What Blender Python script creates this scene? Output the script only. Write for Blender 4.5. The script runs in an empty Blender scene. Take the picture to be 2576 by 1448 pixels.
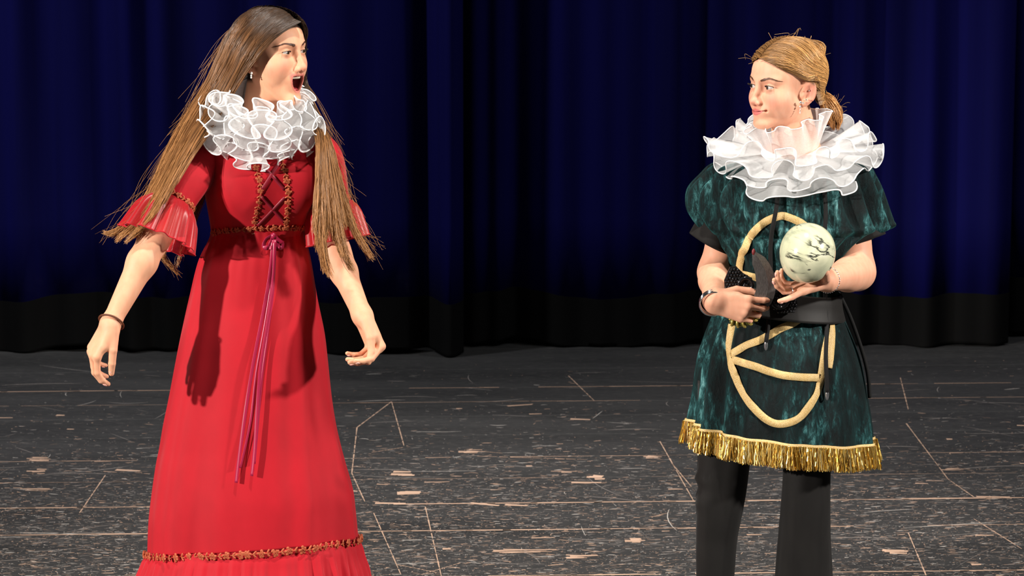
import bpy, bmesh, math, random
import numpy as np
from mathutils import Vector, Matrix, Quaternion
from mathutils.bvhtree import BVHTree

S = bpy.context.scene
COL = S.collection
# ------------------------------------------------------------------ camera
FPX, PITCH, CAMY, CAMZ = 8400.0, math.radians(9.5), -8.0, 2.4
cd = bpy.data.cameras.new('camera'); cam = bpy.data.objects.new('camera', cd); COL.objects.link(cam)
cam.location = (0, CAMY, CAMZ); cam.rotation_euler = (math.pi/2 - PITCH, 0, 0)
cd.sensor_width = 36.0; cd.lens = FPX/2576*36; cd.clip_end = 100
cd.dof.use_dof = True; cd.dof.focus_distance = 8.0; cd.dof.aperture_fstop = 13.0
S.camera = cam
S.view_settings.view_transform = 'Standard'; S.view_settings.look = 'None'
S.view_settings.gamma = 1.0; S.view_settings.use_curve_mapping = False
S.view_settings.exposure = 0.0
# ------------------------------------------------------------------ world and stage lamps
w = bpy.data.worlds.new('dark_hall'); S.world = w; w.use_nodes = True
w.node_tree.nodes['Background'].inputs[0].default_value = (0.85, 0.92, 1.0, 1)
w.node_tree.nodes['Background'].inputs[1].default_value = 0.022
def spot(name, loc, aim, power, size, blend, radius, col):
    l = bpy.data.lights.new(name, 'SPOT'); o = bpy.data.objects.new(name, l); COL.objects.link(o)
    l.energy = power; l.spot_size = math.radians(size); l.spot_blend = blend; l.shadow_soft_size = radius; l.color = col
    o.location = loc
    o.rotation_euler = (Vector(aim) - Vector(loc)).to_track_quat('-Z', 'Y').to_euler()
    return o
spot('stage_lamp_front_left', (-7.1, -4.7, 3.2), (0.05, 0.0, 0.85), 4300, 36, 0.5, 0.10, (1.0, 0.93, 0.86))
spot('stage_lamp_front_right', (8.0, -3.7, 4.9), (0.1, 0.0, 0.9), 4400, 36, 0.5, 0.30, (1.0, 0.94, 0.88))
spot('added_curtain_fill', (-4.6, 2.0, 4.4), (0.2, 5.0, 1.0), 620, 80, 0.9, 0.20, (0.95, 0.96, 1.0))  # unseen fill added to brighten the curtain and bring out its folds
spot('added_curtain_fill', (4.8, 2.2, 4.8), (0.9, 5.0, 1.0), 300, 80, 0.9, 0.20, (0.95, 0.96, 1.0))  # weaker added fill for the curtain, from the other side
spot('stage_lamp_overhead', (0.1, -1.6, 6.2), (0.1, 0.3, 0.8), 1100, 62, 0.8, 0.15, (1.0, 0.95, 0.88))
# ------------------------------------------------------------------ helpers
RND = random.Random(7)
NR = np.random.RandomState(11)
def px(x, y, Y=0.0):
    """world point that the photograph shows at pixel (x, y), at depth Y"""
    dx, dv = (x-1288)/FPX, (724-y)/FPX
    d = (dx, math.cos(PITCH)+dv*math.sin(PITCH), -math.sin(PITCH)+dv*math.cos(PITCH))
    t = (Y-CAMY)/d[1]
    return np.array((d[0]*t, Y, CAMZ+d[2]*t))
def ray(x, y):
    a = Vector(px(x, y, -4.0)); return a, (Vector(px(x, y, 0.0))-a).normalized()
MATS = {}
def nodemat(name):
    m = bpy.data.materials.new(name); m.use_nodes = True
    MATS[name] = m
    nt = m.node_tree
    return m, nt, nt.nodes['Principled BSDF']
def simple(name, col, rough=0.5, metal=0.0, **kw):
    m, nt, b = nodemat(name)
    b.inputs['Base Color'].default_value = (*col, 1); b.inputs['Roughness'].default_value = rough
    b.inputs['Metallic'].default_value = metal
    for k, v in kw.items(): b.inputs[k.replace('_', ' ')].default_value = v
    return m
def N(nt, t, **kw):
    n = nt.nodes.new(t)
    for k, v in kw.items():
        if hasattr(n, k): setattr(n, k, v)
        else: n.inputs[k].default_value = v
    return n
def ramp(nt, fac, stops, interp='LINEAR'):
    r = nt.nodes.new('ShaderNodeValToRGB'); r.color_ramp.interpolation = interp
    e = r.color_ramp.elements
    while len(e) < len(stops): e.new(0.5)
    for q, (p, c) in zip(e, stops): q.position = p; q.color = (*c, 1) if len(c) == 3 else c
    nt.links.new(fac, r.inputs[0]); return r
def srgb(r, g, b):
    f = lambda c: (c/255/12.92) if c <= 10 else ((c/255+0.055)/1.055)**2.4
    return (f(r), f(g), f(b))

def link(name, me, mat=None, parent=None, smooth=True):
    o = bpy.data.objects.new(name, me); COL.objects.link(o)
    if mat is not None and not me.materials: me.materials.append(mat)
    if parent is not None: o.parent = parent
    if smooth: me.polygons.foreach_set('use_smooth', np.ones(len(me.polygons), bool))
    return o
def mesh(name, V, F, mat=None, parent=None, smooth=True, mats=None, mi=None):
    me = bpy.data.meshes.new(name)
    V = np.asarray(V, float)
    me.from_pydata([tuple(v) for v in V], [], [tuple(int(i) for i in f) for f in F])
    if mats:
        for m in mats: me.materials.append(m)
        if mi is not None: me.polygons.foreach_set('material_index', np.asarray(mi, np.int32))
    me.update()
    return link(name, me, mat, parent, smooth)
def meshq(name, V, Q, mat=None, parent=None, smooth=True, cols=None):
    """fast quad/tri mesh from numpy arrays (all faces of one size)"""
    me = bpy.data.meshes.new(name); V = np.asarray(V, np.float32); Q = np.asarray(Q, np.int32)
    k = Q.shape[1]
    me.vertices.add(len(V)); me.vertices.foreach_set('co', V.ravel())
    me.loops.add(Q.size); me.loops.foreach_set('vertex_index', Q.ravel())
    me.polygons.add(len(Q)); me.polygons.foreach_set('loop_start', np.arange(0, Q.size, k, dtype=np.int32))
    me.update(calc_edges=True); me.validate()
    if cols is not None:
        a = me.color_attributes.new('col', 'FLOAT_COLOR', 'POINT')
        c = np.ones((len(V), 4), np.float32); c[:, :3] = cols; a.data.foreach_set('color', c.ravel())
    return link(name, me, mat, parent, smooth)
def empty(name, loc, label, cat, group=None):
    o = bpy.data.objects.new(name, None); COL.objects.link(o); o.location = loc
    o.empty_display_size = 0.1
    return tag(o, label, cat, group)
def tag(o, label=None, cat=None, group=None, kind=None):
    if label: o['label'] = label
    if cat: o['category'] = cat
    if group: o['group'] = group
    if kind: o['kind'] = kind
    return o
def adopt(parent, *objs):
    """parent objects built in world coordinates to a thing that stands at parent.location"""
    for o in objs:
        o.parent = parent
        o.matrix_parent_inverse = Matrix.Translation(-Vector(parent.location)) if parent.type == 'EMPTY' else Matrix.Identity(4)
class MB:
    """collects shapes into one mesh"""
    def __init__(s): s.V = []; s.F = []; s.M = []; s.m = 0
    def add(s, V, F):
        n = len(s.V); s.V += [tuple(v) for v in V]; s.F += [tuple(i+n for i in f) for f in F]; s.M += [s.m]*len(F)
    def build(s, name, mat=None, parent=None, smooth=True, mats=None):
        return mesh(name, s.V, s.F, mat, parent, smooth, mats, s.M if mats else None)
def catmull(P, n):
    P = np.asarray(P, float); k = len(P)
    if k == 1: return np.repeat(P, n, 0)
    Q = np.vstack([2*P[0]-P[1], P, 2*P[-1]-P[-2]])
    t = np.linspace(0, k-1-1e-9, n); i = t.astype(int); f = (t-i)[:, None]
    a, b, c, d = Q[i], Q[i+1], Q[i+2], Q[i+3]
    return 0.5*((2*b)+(c-a)*f+(2*a-5*b+4*c-d)*f*f+(3*b-a-3*c+d)*f**3)
def frames(C):
    """parallel-transport frames along a polyline"""
    C = np.asarray(C, float); T = np.gradient(C, axis=0); T /= np.linalg.norm(T, axis=1)[:, None]+1e-12
    up = np.array((0, 0, 1.0)) if abs(T[0][2]) < 0.9 else np.array((1.0, 0, 0))
    n = np.cross(up, T[0]); n /= np.linalg.norm(n); Ns = [n]
    for i in range(1, len(C)):
        n = Ns[-1]-T[i]*np.dot(Ns[-1], T[i]); n /= np.linalg.norm(n)+1e-12; Ns.append(n)
    Ns = np.array(Ns); return T, Ns, np.cross(T, Ns)
def tube(C, r, k=8, cap=True, flat=1.0, closed=False):
    C = np.asarray(C, float); n = len(C); T, A, B = frames(C)
    r = np.broadcast_to(r, (n,)); an = np.linspace(0, 2*np.pi, k, endpoint=False)
    V = C[:, None]+(A[:, None]*np.cos(an)[None, :, None]+B[:, None]*np.sin(an)[None, :, None]*flat)*r[:, None, None]
    V = V.reshape(-1, 3); F = []
    m = n if closed else n-1
    for i in range(m):
        for j in range(k):
            a, b = i*k+j, i*k+(j+1) % k; c, d = ((i+1) % n)*k+(j+1) % k, ((i+1) % n)*k+j
            F.append((a, b, c, d))
    if cap and not closed: F += [tuple(range(k))[::-1], tuple((n-1)*k+j for j in range(k))]
    return V, F
def grid_faces(nu, nv, wrap_u=False):
    F = []
    for i in range(nv-1):
        for j in range(nu if wrap_u else nu-1):
            j2 = (j+1) % nu
            F.append((i*nu+j, i*nu+j2, (i+1)*nu+j2, (i+1)*nu+j))
    return F
def ball(c, r, nu=12, nv=8):
    V, F = [], []; r = np.broadcast_to(r, (3,))
    for i in range(nv+1):
        th = math.pi*i/nv
        for j in range(nu):
            ph = 2*math.pi*j/nu
            V.append((c[0]+r[0]*math.sin(th)*math.cos(ph), c[1]+r[1]*math.sin(th)*math.sin(ph), c[2]+r[2]*math.cos(th)))
    return V, grid_faces(nu, nv+1, True)
def strip(C, W, Nn, width, thick=0.0012):
    """a band along C: W sideways unit vectors, Nn outward normals; thickness is real"""
    C, W, Nn = map(np.asarray, (C, W, Nn)); width = np.broadcast_to(width, (len(C),))[:, None]/2
    V = np.stack([C-W*width, C-W*width*0.92+Nn*thick, C+W*width*0.92+Nn*thick, C+W*width, ], 1).reshape(-1, 3)
    n = len(C); F = []
    for i in range(n-1):
        for j in range(4):
            a, b = i*4+j, i*4+(j+1) % 4
            F.append((a, b, b+4, a+4))
    F += [(3, 2, 1, 0), tuple((n-1)*4+j for j in range(4))]
    return V, F
def hits(bvh, pts, off=0.002):
    """points of the photograph laid on a real surface: positions and normals"""
    P, Ns = [], []
    for (x, y) in pts:
        o, d = ray(x, y); h = bvh.ray_cast(o, d)
        if h[0] is None: continue
        n = h[1] if h[1].dot(d) < 0 else -h[1]
        P.append(np.array(h[0]+n*off)); Ns.append(np.array(n))
    return np.array(P), np.array(Ns)
def bvh_of(o):
    me = o.data
    return BVHTree.FromPolygons([v.co.copy() for v in me.vertices], [tuple(p.vertices) for p in me.polygons])
def dense(pts, step=6):
    P = np.asarray(pts, float); L = np.sum(np.linalg.norm(np.diff(P, axis=0), axis=1))
    return catmull(P, max(4, int(L/step)))
def band_on(bvh, pts, width, off=0.0015, step=6, thick=0.0015):
    C, Nn = hits(bvh, dense(pts, step), off)
    # smooth the normals along the band so that it lies calmly
    for _ in range(3): Nn[1:-1] = (Nn[:-2]+Nn[1:-1]*2+Nn[2:]); Nn /= np.linalg.norm(Nn, axis=1)[:, None]
    T = np.gradient(C, axis=0); T /= np.linalg.norm(T, axis=1)[:, None]
    W = np.cross(T, Nn); W /= np.linalg.norm(W, axis=1)[:, None]
    return strip(C, W, Nn, width, thick)
# ---------------------------------------------------------------- signed distance modelling
def smin(a, b, k):
    h = np.clip(0.5+0.5*(b-a)/k, 0, 1); return b*(1-h)+a*h-k*h*(1-h)
def smax(a, b, k): return -smin(-a, -b, k)
def ell(p, c, r):
    q = (p-np.float32(c)); r = np.float32(r)
    k0 = np.sqrt(np.sum((q/r)**2, -1)); k1 = np.sqrt(np.sum((q/(r*r))**2, -1))+1e-9
    return k0*(k0-1)/k1
def sph(p, c, r): return np.sqrt(np.sum((p-np.float32(c))**2, -1))-r
def cone(p, a, b, ra, rb):
    a, b = np.float32(a), np.float32(b); ab = b-a
    h = np.clip(((p-a)@ab)/max(ab@ab, 1e-12), 0, 1)
    return np.sqrt(np.sum((p-a-h[..., None]*ab)**2, -1))-(ra+(rb-ra)*h)
def surface(fn, lo, hi, step, coarse=4):
    """surface nets over a box; only the cells near the surface are evaluated finely"""
    lo, hi = np.array(lo, float), np.array(hi, float)
    nb = np.ceil((hi-lo)/(step*coarse)).astype(int)
    ax = [lo[i]+step*coarse*(np.arange(nb[i])+0.5) for i in range(3)]
    g = np.stack(np.meshgrid(*ax, indexing='ij'), -1).astype(np.float32)
    dc = fn(g.reshape(-1, 3)).reshape(nb)
    near = np.abs(dc) < step*coarse*1.6
    n = nb*coarse
    rep = lambda a: a.repeat(coarse, 0).repeat(coarse, 1).repeat(coarse, 2)
    D = rep(np.sign(dc).astype(np.float32)*step*4); M = rep(near)
    idx = np.argwhere(M)
    D[M] = fn((lo+step*(idx+0.5)).astype(np.float32))
    ins = D < 0
    # cells with a sign change
    c = np.zeros(np.array(D.shape)-1, np.int8)
    for i in (0, 1):
        for j in (0, 1):
            for k in (0, 1): c += ins[i:i+c.shape[0], j:j+c.shape[1], k:k+c.shape[2]]
    cells = np.argwhere((c > 0) & (c < 8))
    ids = -np.ones(c.shape, np.int32); ids[tuple(cells.T)] = np.arange(len(cells))
    acc = np.zeros((len(cells), 3)); cnt = np.zeros(len(cells))
    cor = [(i, j, k) for i in (0, 1) for j in (0, 1) for k in (0, 1)]
    val = {q: D[cells[:, 0]+q[0], cells[:, 1]+q[1], cells[:, 2]+q[2]] for q in cor}
    for q in cor:
        for a in range(3):
            if q[a] == 0:
                e = list(q); e[a] = 1; e = tuple(e); d0, d1 = val[q], val[e]
                m = (d0 < 0) != (d1 < 0); t = d0/(d0-d1+1e-20)
                P = np.tile(np.float64(q), (len(cells), 1)); P[:, a] = t
                acc[m] += P[m]; cnt[m] += 1
    V = lo+step*(cells+acc/cnt[:, None]+0.5)
    Q = []
    for a in range(3):
        b, d = (a+1) % 3, (a+2) % 3
        sl0 = [slice(1, -1)]*3; sl1 = [slice(1, -1)]*3
        sl0[a] = slice(0, -1); sl1[a] = slice(1, None)
        s0, s1 = ins[tuple(sl0)], ins[tuple(sl1)]
        e = np.argwhere(s0 != s1); off = np.ones(3, int); off[a] = 0; e = e+off
        if not len(e): continue
        flip = ins[tuple(e.T)]
        def cell(db, dd):
            q = e.copy(); q[:, b] += db; q[:, d] += dd; return ids[tuple(q.T)]
        f = np.stack([cell(-1, -1), cell(0, -1), cell(0, 0), cell(-1, 0)], 1)
        f[~flip] = f[~flip][:, ::-1]; Q.append(f)
    Q = np.vstack(Q); Q = Q[(Q >= 0).all(1)]
    return V, Q
def frame(F, up=(0, 0, 1)):
    """local axes: x = subject's right, y = forward, z = up"""
    F = np.array(F, float); F /= np.linalg.norm(F); U = np.array(up, float); U -= F*np.dot(U, F); U /= np.linalg.norm(U)
    return np.stack([np.cross(F, U), F, U], 1)
# ------------------------------------------------------------------ skin, eyes, heads
def skin_mat():
    m, nt, b = nodemat('skin')
    a = N(nt, 'ShaderNodeAttribute', attribute_name='col')
    nz = N(nt, 'ShaderNodeTexNoise', Scale=38.0, Detail=4.0)
    r = ramp(nt, nz.outputs['Fac'], [(0.3, (0.94, 0.87, 0.85)), (0.7, (1, 1, 1))])
    mx = N(nt, 'ShaderNodeMix', data_type='RGBA', blend_type='MULTIPLY'); mx.inputs[0].default_value = 1
    nt.links.new(a.outputs['Color'], mx.inputs[6]); nt.links.new(r.outputs[0], mx.inputs[7])
    nt.links.new(mx.outputs[2], b.inputs['Base Color'])
    b.inputs['Roughness'].default_value = 0.55; b.inputs['Specular IOR Level'].default_value = 0.3
    b.inputs['Subsurface Weight'].default_value = 0.25; b.inputs['Subsurface Radius'].default_value = (1.0, 0.35, 0.2)
    b.inputs['Subsurface Scale'].default_value = 0.006
    nf = N(nt, 'ShaderNodeTexNoise', Scale=900.0, Detail=2.0)
    bp = N(nt, 'ShaderNodeBump', Strength=0.05, Distance=0.0006); nt.links.new(nf.outputs['Fac'], bp.inputs['Height'])
    nt.links.new(bp.outputs[0], b.inputs['Normal'])
    return m
SKIN = skin_mat()
TEETH = simple('teeth_enamel', srgb(238, 226, 205), 0.25)
LASH = simple('lash_hair', srgb(28, 18, 14), 0.6)
def eye_mat(name, iris):
    m, nt, b = nodemat(name)
    tc = N(nt, 'ShaderNodeTexCoord'); g = N(nt, 'ShaderNodeVectorMath', operation='LENGTH')
    sx = N(nt, 'ShaderNodeVectorMath', operation='MULTIPLY'); sx.inputs[1].default_value = (1, 0, 1)
    nt.links.new(tc.outputs['Object'], sx.inputs[0]); nt.links.new(sx.outputs[0], g.inputs[0])
    r = ramp(nt, g.outputs['Value'], [(0.0, (0.004, 0.003, 0.003)), (0.0021, (0.004, 0.003, 0.003)), (0.0026, iris), (0.0052, tuple(c*0.55 for c in iris)),
                                      (0.0058, (0.02, 0.014, 0.012)), (0.0066, srgb(225, 214, 206)), (0.02, srgb(214, 196, 190))])
    nt.links.new(r.outputs[0], b.inputs['Base Color']); b.inputs['Roughness'].default_value = 0.12
    return m
MOUTH_IN = srgb(78, 10, 12); LIP = srgb(216, 118, 112)
def ear_sdf(p, s, ed):
    # p local head coordinates, mirrored so that the ear is on +x; the ear leans outward to the back
    c = np.float32((0.0715, -0.020, -0.016)); q = p-c
    a, b = math.radians(26), math.radians(-12)
    x = q[..., 0]*math.cos(a)+q[..., 1]*math.sin(a); y = -q[..., 0]*math.sin(a)+q[..., 1]*math.cos(a); z = q[..., 2]
    y, z = y*math.cos(b)-z*math.sin(b), y*math.sin(b)+z*math.cos(b)
    k = np.stack([x, y, z], -1)
    d = ell(k, (0.004, 0, 0), (0.0062, 0.0165, 0.030))
    d = smin(d, ell(k, (0.002, 0.004, -0.026), (0.0055, 0.009, 0.010)), 0.006)
    d = smax(d, -ell(k, (0.012, 0.002, 0.001), (0.0085, 0.0115, 0.0225)), 0.003)
    rr = np.sqrt((y/0.0160)**2+((z-0.002)/0.0285)**2); ring = np.sqrt(((rr-0.93)*0.019)**2+(x-0.0075)**2)-0.0030
    ring = np.where((z < -0.016) | ((y > 0.006) & (z < 0.004)), ring+0.006, ring)
    d = smin(d, ring, 0.004)
    anti = cone(k, (0.006, -0.007, -0.012), (0.006, -0.006, 0.014), 0.0022, 0.0025)
    d = smin(d, anti, 0.004)
    d = smax(d, -ell(k, (0.009, 0.006, -0.010), (0.006, 0.0055, 0.008)), 0.003)
    return smin(d, ell(k, (0.002, 0.0150, -0.006), (0.0065, 0.0070, 0.0120)), 0.004)
def make_head(o):
    """o: options -> (sdf in head coordinates, colour function)"""
    jd, op = o['jaw'], o['open']
    cr, nl = o.get('crown', 0.0), o.get('nose', 1.0)
    lz = o.get('lid', (0.0052, 0.0036))
    def jaw(z, y): return (z-jd*0.9, y-jd*0.45)
    sh_ = o.get('short', 1.0)
    def squash(z): return np.where((z < 0) & (z > -0.13), z/sh_, np.where(z <= -0.13, z-0.13*(1/sh_-1), z))
    def f(p):
        q = p.copy(); q[..., 0] = np.abs(q[..., 0]); q[..., 2] = squash(q[..., 2])
        d = ell(q, (0, -0.016, 0.030+cr*0.5), (0.0735, 0.092, 0.080+cr*0.5))
        d = smin(d, ell(q, (0, 0.022, 0.028), (0.062, 0.057, 0.060)), 0.02)
        d = smin(d, ell(q, (0, 0.022, -0.032), (0.0575, 0.053, 0.062)), 0.025)
        # jaw
        cz, cy = jaw(-0.098, 0.062)
        d = smin(d, cone(q, (0.047, -0.004, -0.050-jd*0.2), (0.014, cy, cz), 0.017, 0.0135), 0.018)
        d = smin(d, ell(q, (0, 0.026, -0.070-jd*0.6), (0.044, 0.044, 0.036)), 0.02)
        d = smin(d, ell(q, (0, cy+0.006, cz-0.001), (0.017, 0.0135, 0.0135)), 0.016)
        # cheeks
        d = smin(d, ell(q, (0.039, 0.045, -0.032), (0.022, 0.020, 0.020)), 0.032)
        d = smin(d, ell(q, (0.046, 0.030, -0.050), (0.014, 0.026, 0.026)), 0.02)
        # mouth mound
        d = smin(d, ell(q, (0, 0.063, -0.066), (0.027, 0.022, 0.019)), 0.018)
        # brow ridge
        d = smin(d, cone(q, (0.010, 0.073, 0.016), (0.046, 0.058, 0.018), 0.0070, 0.006), 0.014)
        # sockets
        d = smax(d, -ell(q, (0.0315, 0.086, 0.000), (0.0205, 0.0135, 0.0125)), 0.012)
        d = smax(d, -ell(q, (0.0155, 0.081, -0.003), (0.006, 0.009, 0.012)), 0.012)
        # nose
        d = smin(d, cone(q, (0, 0.0715, 0.012), (0, 0.094*nl, -0.032), 0.0068, 0.0068), 0.012)
        d = smin(d, ell(q, (0, 0.0800, -0.0370), (0.0125, 0.0135, 0.0105)), 0.008)
        d = smin(d, sph(q, (0, 0.0970*nl, -0.0380), 0.0080), 0.006)
        d = smin(d, ell(q, (0.0115, 0.0840, -0.0425), (0.0062, 0.0092, 0.0068)), 0.005)
        d = smin(d, cone(q, (0, 0.095*nl, -0.0445), (0, 0.081, -0.051), 0.0045, 0.004), 0.004)
        d = smax(d, -ell(q, (0.0062, 0.0895, -0.0505), (0.0032, 0.0058, 0.0042)), 0.002)
        # eyelids round the eyeball, then the slit
        e = np.float32((0.0315, 0.0625, 0.0))
        d = smin(d, sph(q, e, 0.0134), 0.0035)
        ex = (q[..., 0]-e[0])/0.0150; zz = q[..., 2]-e[2]-0.0010*(ex)
        up_ = lz[0]*np.clip(1-np.abs(ex)**2.2, -1, 1); lo_ = -lz[1]*np.clip(1-np.abs(ex)**2.0, -1, 1)
        slit = np.maximum(zz-up_, lo_-zz); slit = np.maximum(slit, (np.abs(ex)-1)*0.012)
        slit = np.maximum(slit, 0.0665-q[..., 1])
        crease = np.abs(zz-(up_*1.0+0.0046-0.002*ex*ex))-0.0003
        crease = np.maximum(np.maximum(crease, (np.abs(ex)-0.95)*0.012), 0.066-q[..., 1])
        d = smax(d, -slit, 0.0012)
        # lips
        if op > 0:
            mz = -0.062-op*0.5; q2 = q.copy(); q2[..., 2] -= 0.40*op*np.clip(q[..., 0]/0.0225, 0, 1.4)**2
            ring_z = (q2[..., 2]-mz)/(op*0.5+0.0058); ring_x = q[..., 0]/0.0250
            cav = ell(q2, (0, 0.080, mz), (0.0215, 0.034, op*0.5+0.0030))
            yl = 0.0805-3.0*q[..., 0]**2*7-jd*0.55*np.clip(0.5-(q[..., 2]-mz)/(op+0.01), 0, 1)
            rr = np.sqrt(ring_x**2+ring_z**2)
            lip = np.sqrt(((rr-0.97)*0.013)**2+((q[..., 1]-yl)*0.8)**2)-0.0046
            d = smin(d, lip, 0.006)
            d = smax(d, -cav, 0.003)
        else:
            sm = o.get('smile', 0.0)
            xs = np.clip(q[..., 0]/0.0235, 0, 1.3); y0 = 0.0835-0.0155*xs**2; zc = -0.0655+sm*xs**2
            zup = zc+0.0040*(1-xs)+0.0008; zlo = zc-0.0048*np.clip(1-xs**1.6, 0, 1)-0.0006
            wd = np.clip(1-xs**3, 0.02, 1)
            ul = np.sqrt((q[..., 1]-y0+0.0015)**2+((q[..., 2]-zup)*1.15)**2+(np.clip(xs-1, 0, 9)*0.02)**2)-0.0050*wd
            ll = np.sqrt((q[..., 1]-y0+0.0025)**2+((q[..., 2]-zlo)*1.0)**2+(np.clip(xs-1, 0, 9)*0.02)**2)-0.0062*wd
            d = smin(d, ul*0.9, 0.004); d = smin(d, ll*0.9, 0.004)
            gap = np.maximum(np.abs(q[..., 2]-zc-0.0004)-0.0005, (xs-1.06)*0.02); gap = np.maximum(gap, y0-0.006-q[..., 1])
            d = smax(d, -gap, 0.0018)
            d = smax(d, -sph(q, (0.0265, 0.0720, -0.0655+sm), 0.0030), 0.004)
        # philtrum, chin crease
        d = smax(d, -cone(q, (0, 0.0865, -0.054), (0, 0.0885, -0.0595), 0.0018, 0.0022), 0.004)
        # neck
        nb = o['neck']
        d = smin(d, cone(q, (0, -0.018, -0.050), nb, 0.047, 0.054), 0.022)
        # ears
        if o.get('ears', True): d = smin(d, ear_sdf(q, 1, None), 0.007)
        return d
    def colour(P):
        sk = np.array(o['skin']); c = np.tile(sk, (len(P), 1)); x, y, z = np.abs(P[:, 0]), P[:, 1], squash(P[:, 2])
        def mixc(mask, col):
            nonlocal c
            m = np.clip(mask, 0, 1)[:, None]; c = c*(1-m)+np.array(col)*m
        g = lambda a, b, cx, cz, s: np.exp(-(((a-cx)/s)**2+((b-cz)/s)**2))
        mixc(0.38*g(x, z, 0.046, -0.036, 0.020)*(y > 0.02), o['blush'])
        mixc(0.42*g(x, z, 0.0, -0.042, 0.014)*(y > 0.08), o['blush'])
        mixc(0.35*g(x, z, 0.030, -0.002, 0.014)*(y > 0.05), o['lidc'])
        mixc(0.6*np.clip((x-0.071)/0.006, 0, 1)*np.exp(-((y+0.02)/0.022)**2-((z+0.016)/0.03)**2), o['blush'])
        if op > 0:
            mz = -0.062-op*0.5
            rr = np.sqrt((x/0.0250)**2+((z-0.40*op*np.clip(x/0.0225, 0, 1.4)**2-mz)/(op*0.5+0.0058))**2)
            mixc(0.8*np.clip((1.20-rr)/0.16, 0, 1)*(y > 0.055), LIP)
            mixc(np.clip((0.86-rr)/0.06, 0, 1)*(y < 0.0790)*(y > 0.02), MOUTH_IN)
        else:
            sm = o.get('smile', 0.0); xs = np.clip(x/0.0235, 0, 2); zc = -0.0655+sm*xs**2
            up = zc+0.0088*np.clip(1-xs**1.5, 0, 1); lo = zc-0.0108*np.clip(1-xs**2, 0, 1)
            mixc(np.clip((up-z)/0.0012, 0, 1)*np.clip((z-lo)/0.0012, 0, 1)*(xs < 1.03)*(y > 0.06), LIP)
            mixc(0.6*np.exp(-((z-zc-0.0004)/0.0007)**2)*(xs < 1.05)*(y > 0.06), srgb(120, 40, 40))
        # scalp under the hair
        hl = o['hairline'](P)
        mixc(hl, o['scalp'])
        return c
    return f, colour
def strands(paths, r0, r1, name, mat, parent=None, cols=None, k=3):
    """paths (n, m, 3) -> one mesh of thin tapering hairs"""
    P = np.asarray(paths, float); n, m, _ = P.shape
    T = np.gradient(P, axis=1); T /= np.linalg.norm(T, axis=2)[..., None]+1e-12
    ref = NR.normal(size=(n, 1, 3)); A = np.cross(T, ref); A /= np.linalg.norm(A, axis=2)[..., None]+1e-12; B = np.cross(T, A)
    t = np.linspace(0, 1, m); r = np.asarray(r0)*(1-t)**0.5+np.asarray(r1)*t if np.ndim(r0) == 0 else r0
    r = np.broadcast_to(r, (n, m))[..., None, None]
    an = np.arange(k)*2*np.pi/k
    V = P[:, :, None]+(A[:, :, None]*np.cos(an)[:, None]+B[:, :, None]*np.sin(an)[:, None])*r
    V = V.reshape(-1, 3)
    base = (np.arange(n)*m*k)[:, None, None]; i = (np.arange(m-1)*k)[None, :, None]; j = np.arange(k)[None, None]
    a = base+i+j; b = base+i+(j+1) % k
    Q = np.stack([a, b, b+k, a+k], -1).reshape(-1, 4)
    c = None
    if cols is not None: c = np.repeat(np.asarray(cols), m*k if len(cols) == n else k, 0)
    return meshq(name, V, Q, mat, parent, True, c)
def hair_mat(name, rough=0.38, spec=0.5):
    m, nt, b = nodemat(name)
    a = N(nt, 'ShaderNodeAttribute', attribute_name='col'); nt.links.new(a.outputs['Color'], b.inputs['Base Color'])
    b.inputs['Roughness'].default_value = rough; b.inputs['Specular IOR Level'].default_value = spec
    return m
HAIR = hair_mat('hair')
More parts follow.
